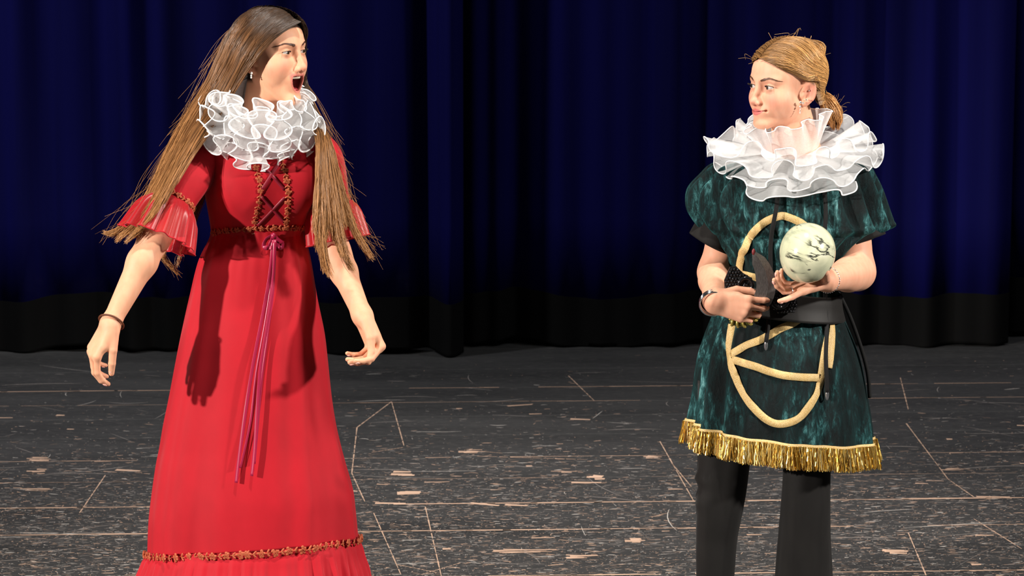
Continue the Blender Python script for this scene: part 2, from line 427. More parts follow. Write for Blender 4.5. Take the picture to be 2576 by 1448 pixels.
def face_extras(o, R, c, parent, sc=1.0):
    """eyeballs, lashes, brows, teeth for a head whose frame is R at c"""
    W = lambda p: (np.asarray(p, float)*sc)@R.T+c
    out = []
    em = eye_mat('eye_'+o['id'], o['iris'])
    gz = np.array(o['gaze'], float); gz /= np.linalg.norm(gz)
    for s in (-1, 1):
        V, F = ball((0, 0, 0), 0.0127*sc, 28, 20)
        e = mesh('eyeball', V, F, em)
        Fd = R@gz; Rm = frame(Fd, R[:, 2])
        M = Matrix([list(Rm[i])+[W((s*0.0315, 0.0625, 0))[i]] for i in range(3)]+[[0, 0, 0, 1]])
        e.matrix_world = M; out.append(e)
        # upper lashes
        lz = o.get('lid', (0.0052, 0.0036)); ps = []
        for t in np.linspace(-0.95, 0.98, 46):
            z = lz[0]*(1-abs(t)**2.2)+0.001*t
            x = 0.0315+0.0150*t; y = 0.0625+math.sqrt(max(0.0134**2-(0.015*t)**2-z*z, 0.00001))+0.0002
            L = 0.0042+0.0012*t
            a = np.array((x, y, z)); b = a+np.array((0.0012+0.003*t, L*0.75, 0.0004))
            d = b+np.array((0.0010+0.0015*t, L*0.35, L*0.42))
            ps.append(catmull([a, b, d], 5)*np.array((s, 1, 1)))
        ps = [W(q) for q in ps]
        out.append(strands(np.array(ps), 0.0004*sc, 0.00015*sc, 'eyelashes', LASH))
        # brow
        bs = []; bc = []
        for _ in range(300):
            t = NR.rand(); v = NR.normal()*0.5
            thick = o['browt']*(1-0.65*t)
            x = 0.0135+0.040*t; z = 0.0165+o.get('browz', 0)+0.0068*math.sin(math.pi*min(t*0.70, 1))*1.0-0.0035*max(0, t-0.62)/0.38+v*thick
            y = 0.0775-0.0175*t**1.7-0.10*abs(z-0.018)*0
            d = np.array((0.0065, -0.0022-0.003*t, 0.0030*(1-1.6*t)))
            bs.append(np.array([(x*s, y, z)+d*np.array((s, 1, 1))*q for q in (0, 0.35, 0.7, 1)])); bc.append(o['browc'])
        bs = np.array(bs)
        # lay the brow hairs on the skin
        q = bs.reshape(-1, 3).astype(np.float32); f = o['sdf']
        for _ in range(6):
            dd = f(q)-0.0006; q[:, 1] -= dd*0.9
        bs = (q.reshape(bs.shape)*sc)@R.T+c
        out.append(strands(bs, 0.00036*sc, 0.00012*sc, 'eyebrow', HAIR, None, np.array(bc)))
    if o['open'] > 0:
        for (z0, h, y0, up, nm, wd) in ((-0.0615, 0.0080, 0.0750, 1, 'upper_teeth', 0.0042), (-0.0625-o['open']+0.0005, 0.0055, 0.0700-o['jaw']*0.25, -1, 'lower_teeth', 0.0034)):
            mb = MB()
            for i in range(-5, 5):
                xm = (i+0.5)*wd; ang = xm/0.022
                cx, cy = 0.021*math.sin(ang), y0-0.021*(1-math.cos(ang))
                V, F = ball((cx, cy, z0), (wd*0.54, 0.0032, h*0.55), 10, 8)
                mb.add(W(V), F)
            out.append(mb.build(nm, TEETH))
        V, F = ball((0, 0.045, -0.062-o['open']+0.001), (0.016, 0.028, 0.0065), 14, 10)
        out.append(mesh('tongue', W(V), F, simple('tongue', srgb(176, 62, 66), 0.3)))
    adopt(parent, *out)
    return out
# ------------------------------------------------------------------ limbs and hands
def unit(v): v = np.asarray(v, float); return v/np.linalg.norm(v)
FING = [(0.026, 0.086, (0.041, 0.024, 0.019), 0.0086), (0.0075, 0.089, (0.045, 0.028, 0.020), 0.0088),
        (-0.0105, 0.085, (0.041, 0.026, 0.019), 0.0083), (-0.0275, 0.077, (0.033, 0.019, 0.017), 0.0074)]
def hand(w, d, n, side, curls, spread=(6, 1, -3, -8), thumb=((0.55, 0.75, 0.25), (0.8, 0.5, 0.3), (0.95, 0.2, 0.25)), sc=0.94):
    """cones of a hand: w wrist, d towards the fingers, n out of the palm, side +1 right hand / -1 left hand"""
    d = unit(d); n = np.asarray(n, float); n = unit(n-d*np.dot(n, d)); s = np.cross(d, n)*side
    palm, fingers, nails = [], [], []
    for (off, up, seg, r), cu, sp in zip(FING, curls, spread):
        m = w+(d*up+s*off)*sc+n*(-0.002 if abs(off) < 0.02 else 0.001)*sc
        palm.append((w+(s*off*0.62+d*0.006)*sc, m, 0.0145*sc, 0.0108*sc))
        p = m; a = 0.0; ch = []
        sd = unit(d*math.cos(math.radians(sp))+s*math.sin(math.radians(sp)))
        for i, (L, c) in enumerate(zip(seg, cu)):
            a += math.radians(c); v = sd*math.cos(a)+n*math.sin(a); q = p+v*L*sc
            ch.append((p, q, r*sc*(1-0.09*i), r*sc*(1-0.09*(i+1)-(0.06 if i == 2 else 0)))); p = q
        back = -(n*math.cos(a)-sd*math.sin(a))
        nails.append((p-v*0.006*sc+back*r*0.62*sc, v, back, r*sc*0.62))
        fingers.append(ch)
    tb = w+(d*0.016+s*0.020+n*0.010)*sc; ch = []; p = tb
    for t, L, r0, r1 in zip(thumb, (0.042, 0.034, 0.026), (0.0140, 0.0105, 0.0093), (0.0108, 0.0092, 0.0072)):
        v = unit(d*t[0]+s*t[1]+n*t[2]); q = p+v*L*sc; ch.append((p, q, r0*sc, r1*sc)); p = q
    bk = unit(np.cross(v, np.cross(s*0.3-n, v))) if True else None
    nails.append((p-v*0.006*sc+bk*0.005*sc, v, bk, 0.0058*sc))
    fingers.append(ch)
    palm.append((w+(s*0.012+d*0.012+n*0.004)*sc, w+(s*0.026+d*0.055+n*0.006)*sc, 0.0150*sc, 0.0105*sc))
    return dict(palm=palm, fingers=fingers, nails=nails)
def arm_sdf(sh, el, wr, h, r=(0.047, 0.040, 0.039, 0.0245)):
    fore = el+(wr-el)*0.28
    hd = wr+unit(wr-el)*0.0
    pw0 = np.mean([c[0] for c in h['palm'][:4]], 0)
    def f(p):
        d = cone(p, sh, el, r[0], r[1])
        d = smin(d, smin(cone(p, el, fore, r[1]*0.97, r[2]), cone(p, fore, wr, r[2], r[3]), 0.02), 0.025)
        pm = cone(p, wr, pw0, r[3]*0.98, 0.021)
        for c in h['palm']: pm = smin(pm, cone(p, *c), 0.011)
        d = smin(d, pm, 0.016)
        fs = None
        for ch in h['fingers']:
            g = None
            for c in ch:
                k = cone(p, *c); g = k if g is None else smin(g, k, 0.0022)
            d2 = smin(d, g, 0.007)
            fs = d2 if fs is None else np.minimum(fs, d2)
        return fs
    pts = [sh, el, wr]+[c[1] for ch in h['fingers'] for c in ch]
    return f, np.min(pts, 0)-0.06, np.max(pts, 0)+0.06
def limb_mesh(f, lo, hi, step=0.0026): return surface(f, lo, hi, step)
def nail_mesh(hs, name, mat, parent):
    for h in hs:
        for c, v, bk, r in h['nails']:
            s = unit(np.cross(v, bk)); V, F = ball((0, 0, 0), 1.0, 10, 6)
            V = np.array(V); V = c+np.outer(V[:, 0]*r, s)+np.outer(V[:, 1]*r*1.25, v)+np.outer(V[:, 2]*r*0.42, bk)
            adopt(parent, mesh(name, V, F, mat))
NAIL = simple('nail', srgb(238, 178, 164), 0.2)
def person_body(name, o, R, hc, sc, arms, torso, skin, tstep=0.006, extra_col=None):
    f, colr = make_head(o); o['sdf'] = f
    V, Q = surface(f, (-0.1, -0.13, -0.19), (0.1, 0.125, 0.135), 0.0016)
    C = colr(V); Vs = [(V*sc)@R.T+hc]; Qs = [Q]; Cs = [C]; n = len(V)
    for (af, lo, hi) in arms:
        V, Q = limb_mesh(af, lo, hi); Vs.append(V); Qs.append(Q+n); n += len(V)
        c = np.tile(np.array(skin), (len(V), 1)); Cs.append(c)
    tf, lo, hi = torso
    V, Q = surface(tf, lo, hi, tstep); Vs.append(V); Qs.append(Q+n); Cs.append(np.tile(np.array(skin), (len(V), 1)))
    return meshq('body', np.vstack(Vs), np.vstack(Qs), SKIN, None, True, np.vstack(Cs))
def to_head(o, R, hc, sc):
    """world-space distance to the head, for laying hair and jewels"""
    f = o['sdf']
    def g(P):
        q = ((np.asarray(P, float)-hc)@R/sc).astype(np.float32); return f(q.reshape(-1, 3)).reshape(q.shape[:-1])*sc
    return g
def push_out(P, g, off, it=4):
    """moves points that are deeper than off outside the surface g"""
    P = np.array(P, float); shp = P.shape; P = P.reshape(-1, 3); off = np.broadcast_to(off, shp[:-1]).reshape(-1)
    for _ in range(it):
        d = g(P); m = d < off
        if not m.any(): break
        q = P[m]; e = 0.002; gr = np.stack([g(q+np.eye(3)[i]*e)-g(q-np.eye(3)[i]*e) for i in range(3)], 1)
        gr /= np.linalg.norm(gr, axis=1)[:, None]+1e-9
        P[m] = q+gr*(off[m]-d[m])[:, None]
    return P.reshape(shp)
# ------------------------------------------------------------------ cloth built from rings
def rings(rows, nu=160, nv=120, depth=lambda v: 0.8, power=2.0, fold=None, yc=0.0, zpow=1.0):
    """rows: (pixel y, left x, right x) of the outline at depth yc -> vertices (nv, nu, 3); angle 0 faces the camera"""
    R_ = []
    for r in rows:
        a, b = px(r[1], r[0], yc), px(r[2], r[0], yc); R_.append((a[0], b[0], a[2]))
    G = catmull(R_, nv); th = np.linspace(0, 2*np.pi, nu, endpoint=False)
    cx = (G[:, 0]+G[:, 1])/2; hw = (G[:, 1]-G[:, 0])/2; v = np.linspace(0, 1, nv)
    sx, cy = np.sin(th), np.cos(th)
    ss = np.sign(sx)*np.abs(sx)**(2/power); cc = np.sign(cy)*np.abs(cy)**(2/power)
    dv = np.array([depth(t) for t in v])
    fr = np.ones((nv, nu)) if fold is None else 1+fold(v[:, None], th[None, :])
    X = cx[:, None]+hw[:, None]*ss[None]*fr; Y = yc-hw[:, None]*dv[:, None]*cc[None]*fr
    Z = np.repeat(G[:, 2][:, None], nu, 1)
    return np.stack([X, Y, Z], -1), th, v
def solid(o, t=0.003, off=0.0):
    m = o.modifiers.new('thickness', 'SOLIDIFY'); m.thickness = t; m.offset = off; return o
def cloth_tube(C, rad, nu=72, fold=None, flat=1.0):
    """sleeve: rings of radius rad along the curve C"""
    T, A, B = frames(C); n = len(C); th = np.linspace(0, 2*np.pi, nu, endpoint=False); v = np.linspace(0, 1, n)
    fr = np.ones((n, nu)) if fold is None else 1+fold(v[:, None], th[None])
    r = np.broadcast_to(rad, (n,))[:, None]*fr
    return C[:, None]+A[:, None]*(np.cos(th)[None]*r)[..., None]+B[:, None]*(np.sin(th)[None]*r)[..., None]*flat
def ring_mesh(name, G, mat, parent=None, cap0=False, cap1=False):
    nv, nu, _ = G.shape; F = grid_faces(nu, nv, True); V = G.reshape(-1, 3)
    if cap0: V = np.vstack([V, G[0].mean(0)]); F += [(len(V)-1, (j+1) % nu, j) for j in range(nu)]
    if cap1: V = np.vstack([V, G[-1].mean(0)]); F += [(len(V)-1, (nv-1)*nu+j, (nv-1)*nu+(j+1) % nu) for j in range(nu)]
    return mesh(name, V, F, mat, parent)
def cloth_mat(name, col, rough=0.75, sheen=0.3, var=0.12, weave=900, bump=0.12, trans=0.0, folds=0.0):
    m, nt, b = nodemat(name)
    nz = N(nt, 'ShaderNodeTexNoise', Scale=9.0, Detail=5.0)
    r = ramp(nt, nz.outputs['Fac'], [(0.3, tuple(c*(1-var) for c in col)), (0.7, tuple(min(1, c*(1+var)) for c in col))])
    nt.links.new(r.outputs[0], b.inputs['Base Color'])
    b.inputs['Roughness'].default_value = rough; b.inputs['Sheen Weight'].default_value = sheen; b.inputs['Sheen Roughness'].default_value = 0.4
    b.inputs['Specular IOR Level'].default_value = 0.25
    wv = N(nt, 'ShaderNodeTexNoise', Scale=weave, Detail=2.0)
    bp = N(nt, 'ShaderNodeBump', Strength=bump, Distance=0.001); nt.links.new(wv.outputs['Fac'], bp.inputs['Height'])
    nt.links.new(bp.outputs[0], b.inputs['Normal'])
    return m
def organza_mat(name, alpha=0.42, col=(0.92, 0.92, 0.92)):
    m, nt, b = nodemat(name)
    b.inputs['Base Color'].default_value = (*col, 1); b.inputs['Roughness'].default_value = 0.35
    b.inputs['Sheen Weight'].default_value = 0.3
    tl = N(nt, 'ShaderNodeBsdfTranslucent', Color=(*col, 1)); mx = N(nt, 'ShaderNodeMixShader'); mx.inputs[0].default_value = 0.35
    tr = N(nt, 'ShaderNodeBsdfTransparent'); m2 = N(nt, 'ShaderNodeMixShader')
    nz = N(nt, 'ShaderNodeTexNoise', Scale=45.0, Detail=3.0)
    rp = ramp(nt, nz.outputs['Fac'], [(0.3, (alpha*0.93,)*3), (0.75, (min(1, alpha*1.07),)*3)])
    nt.links.new(b.outputs[0], mx.inputs[1]); nt.links.new(tl.outputs[0], mx.inputs[2])
    nt.links.new(rp.outputs[0], m2.inputs[0]); nt.links.new(tr.outputs[0], m2.inputs[1]); nt.links.new(mx.outputs[0], m2.inputs[2])
    nt.links.new(m2.outputs[0], nt.nodes['Material Output'].inputs['Surface'])
    return m
ORGANZA = organza_mat('organza_white', 0.62)
HEM = simple('organza_rolled_hem', (0.93, 0.93, 0.93), 0.45)
def ruffle(c, up, tilt_dir, r0, r1, h0, h1, n, amp, tang, seed, rad=0.0022, nu=None, nv=9, ell_=(1.0, 1.0), prof=1.0, shape=None, jit=0.5, vary=None):
    """one gathered organza ring: inner ring r0 at height h0, outer edge r1 at h1, n waves; returns (layer mesh arrays, edge curve)"""
    rs = np.random.RandomState(seed); up = unit(up); F = np.asarray(tilt_dir, float); F = unit(F-up*np.dot(F, up)); Rr = np.cross(F, up)
    nu = nu or n*36
    th = np.linspace(0, 2*np.pi, nu, endpoint=False)
    # uneven waves
    wob = sum(rs.normal()*jit/k*np.sin(k*th+rs.rand()*6.28) for k in (2, 3, 5, 7)); ph = n*th+wob*1.3
    av = 1+0.35*jit*sum(rs.normal()*np.sin(k*th+rs.rand()*6.28) for k in (3, 4, 6))/1.7; av = np.clip(av, 0.35, 1.7)
    edge_r = 1+0.10*jit*sum(rs.normal()*np.sin(k*th+rs.rand()*6.28) for k in (2, 4, 5))
    rows = []
    for i in range(nv):
        t = i/(nv-1); w = t**1.15
        rr = r0+(r1-r0)*t**prof; hh = h0+(h1-h0)*t**(1/prof)
        if vary is not None: dr, dh = vary(th, t); rr = rr+dr; hh = hh+dh
        dn = unit(np.array((r1-r0, h1-h0)))          # direction of the frill; waves go across it
        a = amp*w*av
        off = a*np.sin(ph); fine = 0.16*a*np.sin(ph*2+3*np.sin(3*th+seed)+seed+2.0*t)
        R2 = rr*np.where(True, 1+(edge_r-1)*t, 1)+(-dn[1])*(off+fine)+dn[0]*0.10*a*np.cos(ph*2+0.6)
        H2 = hh+dn[0]*(off+fine)+dn[1]*0.10*a*np.cos(ph*2+0.6)
        tn = th+tang*w*np.sin(2*ph)/max(r1, 1e-3)*av
        rows.append(c+np.outer(R2*np.cos(tn)*ell_[0], F)+np.outer(R2*np.sin(tn)*ell_[1], Rr)+np.outer(H2, up))
    G = np.array(rows)
    return G, G[-1]
def ruff_part(parent, specs, mat=None):
    for sp in specs:
        G, E = ruffle(**sp)
        if sp.get('clip') is not None: pass
        o = ring_mesh('ruffle_layer', G, mat or ORGANZA)
        V, F = tube(E, sp.get('rad', 0.0022), 6, closed=True)
        e = mesh('rolled_edge', V, F, HEM)
        adopt(parent, o); e.parent = o
def rose_chain(bvh, pts, size, mat, name, parent, off=0.001, step_f=1.05):
    """embroidered trim: roses and leaves in a row, lying on a surface"""
    C, Nn = hits(bvh, dense(pts, 3), off)
    return rose_chain_c(C, Nn, size, mat, name, parent, step_f)
def rose_chain_c(C, Nn, size, mat, name, parent, step_f=1.05):
    L = np.concatenate([[0], np.cumsum(np.linalg.norm(np.diff(C, axis=0), axis=1))])
    mb = MB(); k = int(L[-1]/(size*step_f)); 
    for i in range(k+1):
        s = L[-1]*i/max(k, 1); c = np.array([np.interp(s, L, C[:, q]) for q in range(3)]); n = unit([np.interp(s, L, Nn[:, q]) for q in range(3)])
        j = min(max(np.searchsorted(L, s), 1), len(C)-1); t = unit(C[j]-C[j-1]); t = unit(t-n*np.dot(t, n)); b = np.cross(n, t)
        sc = size*(0.9+0.2*RND.random())
        if i % 2 == 0:      # rose: spiral of cord with petals round it
            a = np.linspace(0, 2*np.pi*2.2, 26); r = sc*(0.06+0.27*a/a[-1])
            sp = c+np.outer(np.cos(a)*r, t)+np.outer(np.sin(a)*r, b)+np.outer(0.10*sc*(1-0.5*a/a[-1])+0*a, n)
            V, F = tube(sp, sc*0.062, 5); mb.add(V, F)
            for q in range(5):
                an = q*2*np.pi/5+RND.random(); p = c+(t*math.cos(an)+b*math.sin(an))*sc*0.36
                V, F = ball((0, 0, 0), 1, 8, 5); V = np.array(V)
                mb.add(p+np.outer(V[:, 0]*sc*0.19, t)+np.outer(V[:, 1]*sc*0.19, b)+np.outer(V[:, 2]*sc*0.10, n), F)
        else:               # pair of leaves
            for sgn in (-1, 1):
                an = sgn*(0.7+0.4*RND.random()); dv = t*math.cos(an)+b*math.sin(an); sv = np.cross(n, dv); p = c+dv*sc*0.28-t*sc*0.12
                V, F = ball((0, 0, 0), 1, 8, 5); V = np.array(V)
                mb.add(p+np.outer(V[:, 0]*sc*0.36, dv)+np.outer(V[:, 1]*sc*0.13, sv)+np.outer(V[:, 2]*sc*0.10, n), F)
            V, F = tube(np.array([c-t*sc*0.5, c+n*sc*0.05, c+t*sc*0.5]), sc*0.06, 5); mb.add(V, F)
    o = mb.build(name, mat); o.parent = parent; return o
# ------------------------------------------------------------------ stage: floor of black painted boards, blue curtains
def floor_mats():
    m, nt, b = nodemat('worn_black_paint')
    geo = N(nt, 'ShaderNodeNewGeometry'); mp = N(nt, 'ShaderNodeMapping'); mp.inputs['Rotation'].default_value = (0, 0, math.radians(2))
    nt.links.new(geo.outputs['Position'], mp.inputs[0])
    def noise(scale, sc, det=6.0, rough=0.6):
        q = N(nt, 'ShaderNodeMapping'); q.inputs['Scale'].default_value = sc; nt.links.new(mp.outputs[0], q.inputs[0])
        z = N(nt, 'ShaderNodeTexNoise', Scale=scale, Detail=det, Roughness=rough); nt.links.new(q.outputs[0], z.inputs['Vector']); return z.outputs['Fac']
    fine = ramp(nt, noise(60, (0.30, 2.6, 1), 9, 0.75), [(0.50, (0, 0, 0)), (0.70, (1, 1, 1))])
    blot = ramp(nt, noise(1.1, (1, 1, 1), 5), [(0.25, (0.25,)*3), (0.75, (1,)*3)])
    mul = N(nt, 'ShaderNodeMath', operation='MULTIPLY'); nt.links.new(fine.outputs[0], mul.inputs[0]); nt.links.new(blot.outputs[0], mul.inputs[1])
    speck = ramp(nt, noise(110, (0.5, 1.5, 1), 3, 0.5), [(0.66, (0, 0, 0)), (0.72, (1, 1, 1))])
    base = ramp(nt, noise(3.0, (0.3, 1.5, 1), 6), [(0.3, (0.026, 0.0262, 0.0264)), (0.7, (0.052, 0.0515, 0.051))])
    m1 = N(nt, 'ShaderNodeMix', data_type='RGBA'); nt.links.new(mul.outputs[0], m1.inputs[0]); nt.links.new(base.outputs[0], m1.inputs[6]); m1.inputs[7].default_value = (0.13, 0.122, 0.115, 1)
    s2 = N(nt, 'ShaderNodeMath', operation='MULTIPLY'); nt.links.new(speck.outputs[0], s2.inputs[0]); nt.links.new(blot.outputs[0], s2.inputs[1])
    m2 = N(nt, 'ShaderNodeMix', data_type='RGBA'); nt.links.new(s2.outputs[0], m2.inputs[0]); nt.links.new(m1.outputs[2], m2.inputs[6]); m2.inputs[7].default_value = (0.16, 0.13, 0.105, 1)
    nt.links.new(m2.outputs[2], b.inputs['Base Color']); b.inputs['Roughness'].default_value = 0.62; b.inputs['Specular IOR Level'].default_value = 0.35
    bp = N(nt, 'ShaderNodeBump', Strength=0.15, Distance=0.001); nt.links.new(fine.outputs[0], bp.inputs['Height']); nt.links.new(bp.outputs[0], b.inputs['Normal'])
    return m
PAINT = floor_mats()
BAREWOOD = cloth_mat('bare_wood', srgb(206, 172, 148), 0.7, 0.0, 0.25, 300, 0.2)
PALE = simple('pale_scuff', srgb(205, 198, 190), 0.7)
GREYSC = simple('grey_scuff', srgb(150, 142, 136), 0.7)
YAW = math.radians(2.6)
floor = mesh('floor', [(-9, -9, -0.05), (9, -9, -0.05), (9, 6, -0.05), (-9, 6, -0.05), (-9, -9, -0.006), (9, -9, -0.006), (9, 6, -0.006), (-9, 6, -0.006)],
             [(0, 3, 2, 1), (4, 5, 6, 7), (0, 1, 5, 4), (1, 2, 6, 5), (2, 3, 7, 6), (3, 0, 4, 7)], PAINT, smooth=False)
tag(floor, 'black painted wooden stage floor covered in scuffs and scratches', None, None, 'structure')
# board edges (depth at x = 0) read off the photograph; the rest of the floor repeats their pitch
EDG = [-8.4+0.405*i for i in range(22)]+[0.52, 0.93, 1.33, 1.887, 2.244, 2.60, 2.92, 3.28, 3.60, 3.85, 4.115, 4.48, 4.90, 5.32, 5.74]
PLANK = {}
def plank(y0, y1, x0, x1, gap):
    w, l = y1-y0-gap, x1-x0-0.002
    key = (round(w, 4), round(l, 3))
    if key not in PLANK:
        b = 0.0015; V = []
        for z, e in ((-0.006, 0), (-b, 0), (0, b)):
            V += [(-l/2+e, -w/2+e, z), (l/2-e, -w/2+e, z), (l/2-e, w/2-e, z), (-l/2+e, w/2-e, z)]
        F = [(8, 9, 10, 11)]+[(k*4+i, k*4+(i+1) % 4, k*4+4+(i+1) % 4, k*4+4+i) for k in (0, 1) for i in range(4)]
        me = bpy.data.meshes.new('plank'); me.from_pydata(V, [], F); me.materials.append(PAINT); PLANK[key] = me
    o = bpy.data.objects.new('plank', PLANK[key]); COL.objects.link(o); o.parent = floor
    cx, cy = (x0+x1)/2, (y0+y1)/2
    o.location = (cx*math.cos(YAW)-0.0*cy, cy+cx*math.sin(YAW), 0); o.rotation_euler = (0, 0, YAW)
for i in range(len(EDG)-1):
    worn = 0.003
    plank(EDG[i]+worn/2, EDG[i+1]-0.0005, -8.5, 8.5, 0.001)
def scuffs():
    """scratches, scraped patches and chips: thin strips lying on the paint"""
    rs = np.random.RandomState(5); mb = MB()
    def bar(x, y, L, wd, a, z, bend=0.0):
        n = 2 if abs(bend) < 1e-6 else 6
        s = np.linspace(-L/2, L/2, n); cx = x+s*math.cos(a)-bend*(s/L*2)**2*L*math.sin(a); cy = y+s*math.sin(a)+bend*(s/L*2)**2*L*math.cos(a)
        w_ = wd*(1-0.75*np.abs(np.linspace(-1, 1, n))**3)/2+1e-5 if n > 2 else np.array((wd*0.5, wd*0.3))
        nx, ny = -math.sin(a), math.cos(a)
        V = [(p+nx*q, r+ny*q, z) for p, r, q in zip(cx, cy, w_)]+[(p-nx*q, r-ny*q, z) for p, r, q in zip(cx, cy, w_)]
        mb.add(V, [(i+n, i+n+1, i+1, i) for i in range(n-1)])
    for i in range(70000):
        # wear is heaviest on the downstage half
        Y = 4.8-3.8*rs.rand()**0.62
        if rs.rand() > np.clip(1.0/(1+math.exp((Y-2.75)*3.2))+0.06+0.06*math.sin(Y*9), 0.05, 1): continue
        X = rs.uniform(-2.2, 2.2)
        u = rs.rand(); mb.m = 1 if u < 0.50 else (0 if u < 0.82 else 2)
        a = rs.normal()*0.28+YAW if rs.rand() < 0.8 else rs.uniform(0, math.pi)
        L = 0.003+0.034*rs.rand()**4; bar(X, Y, L, (0.0012+0.0048*rs.rand()**3)*(1 if abs(math.sin(a)) < 0.5 else 0.4), a, 0.0002+0.0003*rs.rand(), rs.normal()*0.08 if L > 0.02 else 0)
    for i in range(420):      # long scratches
        Y = 4.6-5.0*rs.rand()**0.8; X = rs.uniform(-2.6, 2.6); mb.m = 1 if rs.rand() < 0.6 else 2
        a = rs.uniform(0, math.pi) if rs.rand() < 0.5 else rs.normal()*0.2
        bar(X, Y, 0.06+0.28*rs.rand()**2, (0.0022+0.004*rs.rand())*(1 if abs(math.sin(a)) < 0.4 else 0.5), a, 0.0006, rs.normal()*0.06)
    for i in range(190):      # scraped patches of bare wood
        Y = 3.9-4.6*rs.rand()**0.8; X = rs.uniform(-2.6, 2.6); mb.m = 0
        bar(X, Y, 0.02+0.09*rs.rand()**2, 0.006+0.02*rs.rand()**2, rs.normal()*0.15, 0.0007)
    for Yw, ww in ((2.244, 0.016), (1.887, 0.012), (1.33, 0.011), (4.115, 0.009), (3.85, 0.005), (2.92, 0.005), (2.60, 0.003), (0.93, 0.01)):   # paint rubbed off along the joints
        x = -2.6
        while x < 2.6:
            L = 0.05+0.25*rs.rand(); mb.m = 0
            if rs.rand() < 0.55+25*ww: bar(x+L/2, Yw+(x+L/2)*math.sin(YAW)+rs.normal()*0.001, L*1.12, ww*(0.45+0.8*rs.rand()), YAW+rs.normal()*0.002, 0.0010)
            x += L
    def mark(p, q, wd, m=0):
        mb.m = m
        def g(x, y):
            o, d = np.array((0, CAMY, CAMZ)), px(x, y, 0)-np.array((0, CAMY, CAMZ)); t = -CAMZ/d[2]; return o+d*t
        pts = [g(*u) for u in (p, q)]
        for i in range(10):   # broken into worn bits
            a0, a1 = pts[0]+(pts[1]-pts[0])*(i/10), pts[0]+(pts[1]-pts[0])*((i+0.75+0.3*rs.rand())/10)
            d = a1-a0; c = (a0+a1)/2; bar(c[0], c[1], np.linalg.norm(d), wd*(0.6+0.6*rs.rand()), math.atan2(d[1], d[0]), 0.0008)
    for p, q in (((985, 1010), (898, 1075)), ((985, 1010), (1016, 1120)), ((898, 1075), (885, 1190)), ((885, 1190), (918, 1262)), ((940, 1290), (1010, 1448)), ((1070, 1275), (1110, 1448)),
                 ((1430, 945), (1495, 1008)), ((1660, 1110), (1745, 1260)), ((1000, 1420), (1100, 1440)), ((1060, 1445), (1160, 1415)), ((265, 1195), (200, 1290)), ((2265, 950), (2285, 1030)),
                 ((2280, 1065), (2385, 1205)), ((2385, 1205), (2450, 1250)), ((2450, 1305), (2570, 1380)), ((2285, 1340), (2330, 1448)), ((1610, 1130), (1600, 1130)), ((1690, 1165), (1740, 1225)),
                 ((935, 1138), (1015, 1125)), ((1210, 1135), (1265, 1140)), ((1200, 1147), (1480, 1156)), ((0, 1345), (0, 1345))):
        if p != q: mark(p, q, 0.0045)
    for x, y, wpx, h in ((1010, 1193, 60, 12), (1035, 1240, 60, 16), (1500, 1200, 50, 10), (1460, 1400, 70, 9), (1640, 1150, 40, 8), (100, 1155, 60, 7), (95, 1185, 40, 8), (2250, 1388, 60, 8),
                         (1180, 1135, 70, 6), (1600, 1357, 35, 12), (90, 1229, 80, 6), (2400, 1180, 60, 5), (1310, 1385, 150, 5)):
        mb.m = 0; d = px(x, y, 0)-np.array((0, CAMY, CAMZ)); c = np.array((0, CAMY, CAMZ))+d*(-CAMZ/d[2])
        for _ in range(5): bar(c[0]+rs.normal()*0.01, c[1]+rs.normal()*0.015, wpx/830*(0.5+0.6*rs.rand()), h/190*0.35*(0.5+rs.rand()), rs.normal()*0.1, 0.0009+0.0004*rs.rand())
    o = mb.build('scratches', None, floor, False, [BAREWOOD, GREYSC, PALE]); tag(o, 'pale scratches and scraped patches in the black paint', None, None, 'stuff')
scuffs()
WALLB = simple('black_wall_paint', (0.006, 0.006, 0.006), 0.9)
for nm, lo_, hi_ in (('wall_back', (-9, 5.85, -0.05), (9, 6, 6)), ('wall_left', (-9.1, -9, -0.05), (-8.95, 6, 6)), ('wall_right', (8.95, -9, -0.05), (9.1, 6, 6))):
    V = [(x, y, z) for z in (lo_[2], hi_[2]) for (x, y) in ((lo_[0], lo_[1]), (hi_[0], lo_[1]), (hi_[0], hi_[1]), (lo_[0], hi_[1]))]
    tag(mesh(nm, V, [(0, 3, 2, 1), (4, 5, 6, 7), (0, 1, 5, 4), (1, 2, 6, 5), (2, 3, 7, 6), (3, 0, 4, 7)], WALLB, smooth=False), 'plain black stage wall behind and beside the curtains', None, None, 'structure')
def curtain_mat(name, col, sheen):
    m, nt, b = nodemat(name)
    geo = N(nt, 'ShaderNodeNewGeometry'); mp = N(nt, 'ShaderNodeMapping'); mp.inputs['Scale'].default_value = (14, 14, 0.25); nt.links.new(geo.outputs['Position'], mp.inputs[0])
    z = N(nt, 'ShaderNodeTexNoise', Scale=1.0, Detail=4.0); nt.links.new(mp.outputs[0], z.inputs['Vector'])
    r = ramp(nt, z.outputs['Fac'], [(0.3, tuple(c*0.75 for c in col)), (0.7, tuple(c*1.2 for c in col))]); nt.links.new(r.outputs[0], b.inputs['Base Color'])
    b.inputs['Roughness'].default_value = 0.85; b.inputs['Specular IOR Level'].default_value = 0.1; b.inputs['Sheen Weight'].default_value = sheen; b.inputs['Sheen Tint'].default_value = (0.1, 0.1, 1, 1)
    return m
BLUE = curtain_mat('blue_velvet', (0.0022, 0.0022, 0.060), 0.0)
BLACKV = curtain_mat('black_velvet', (0.0032, 0.0031, 0.0030), 0.0)
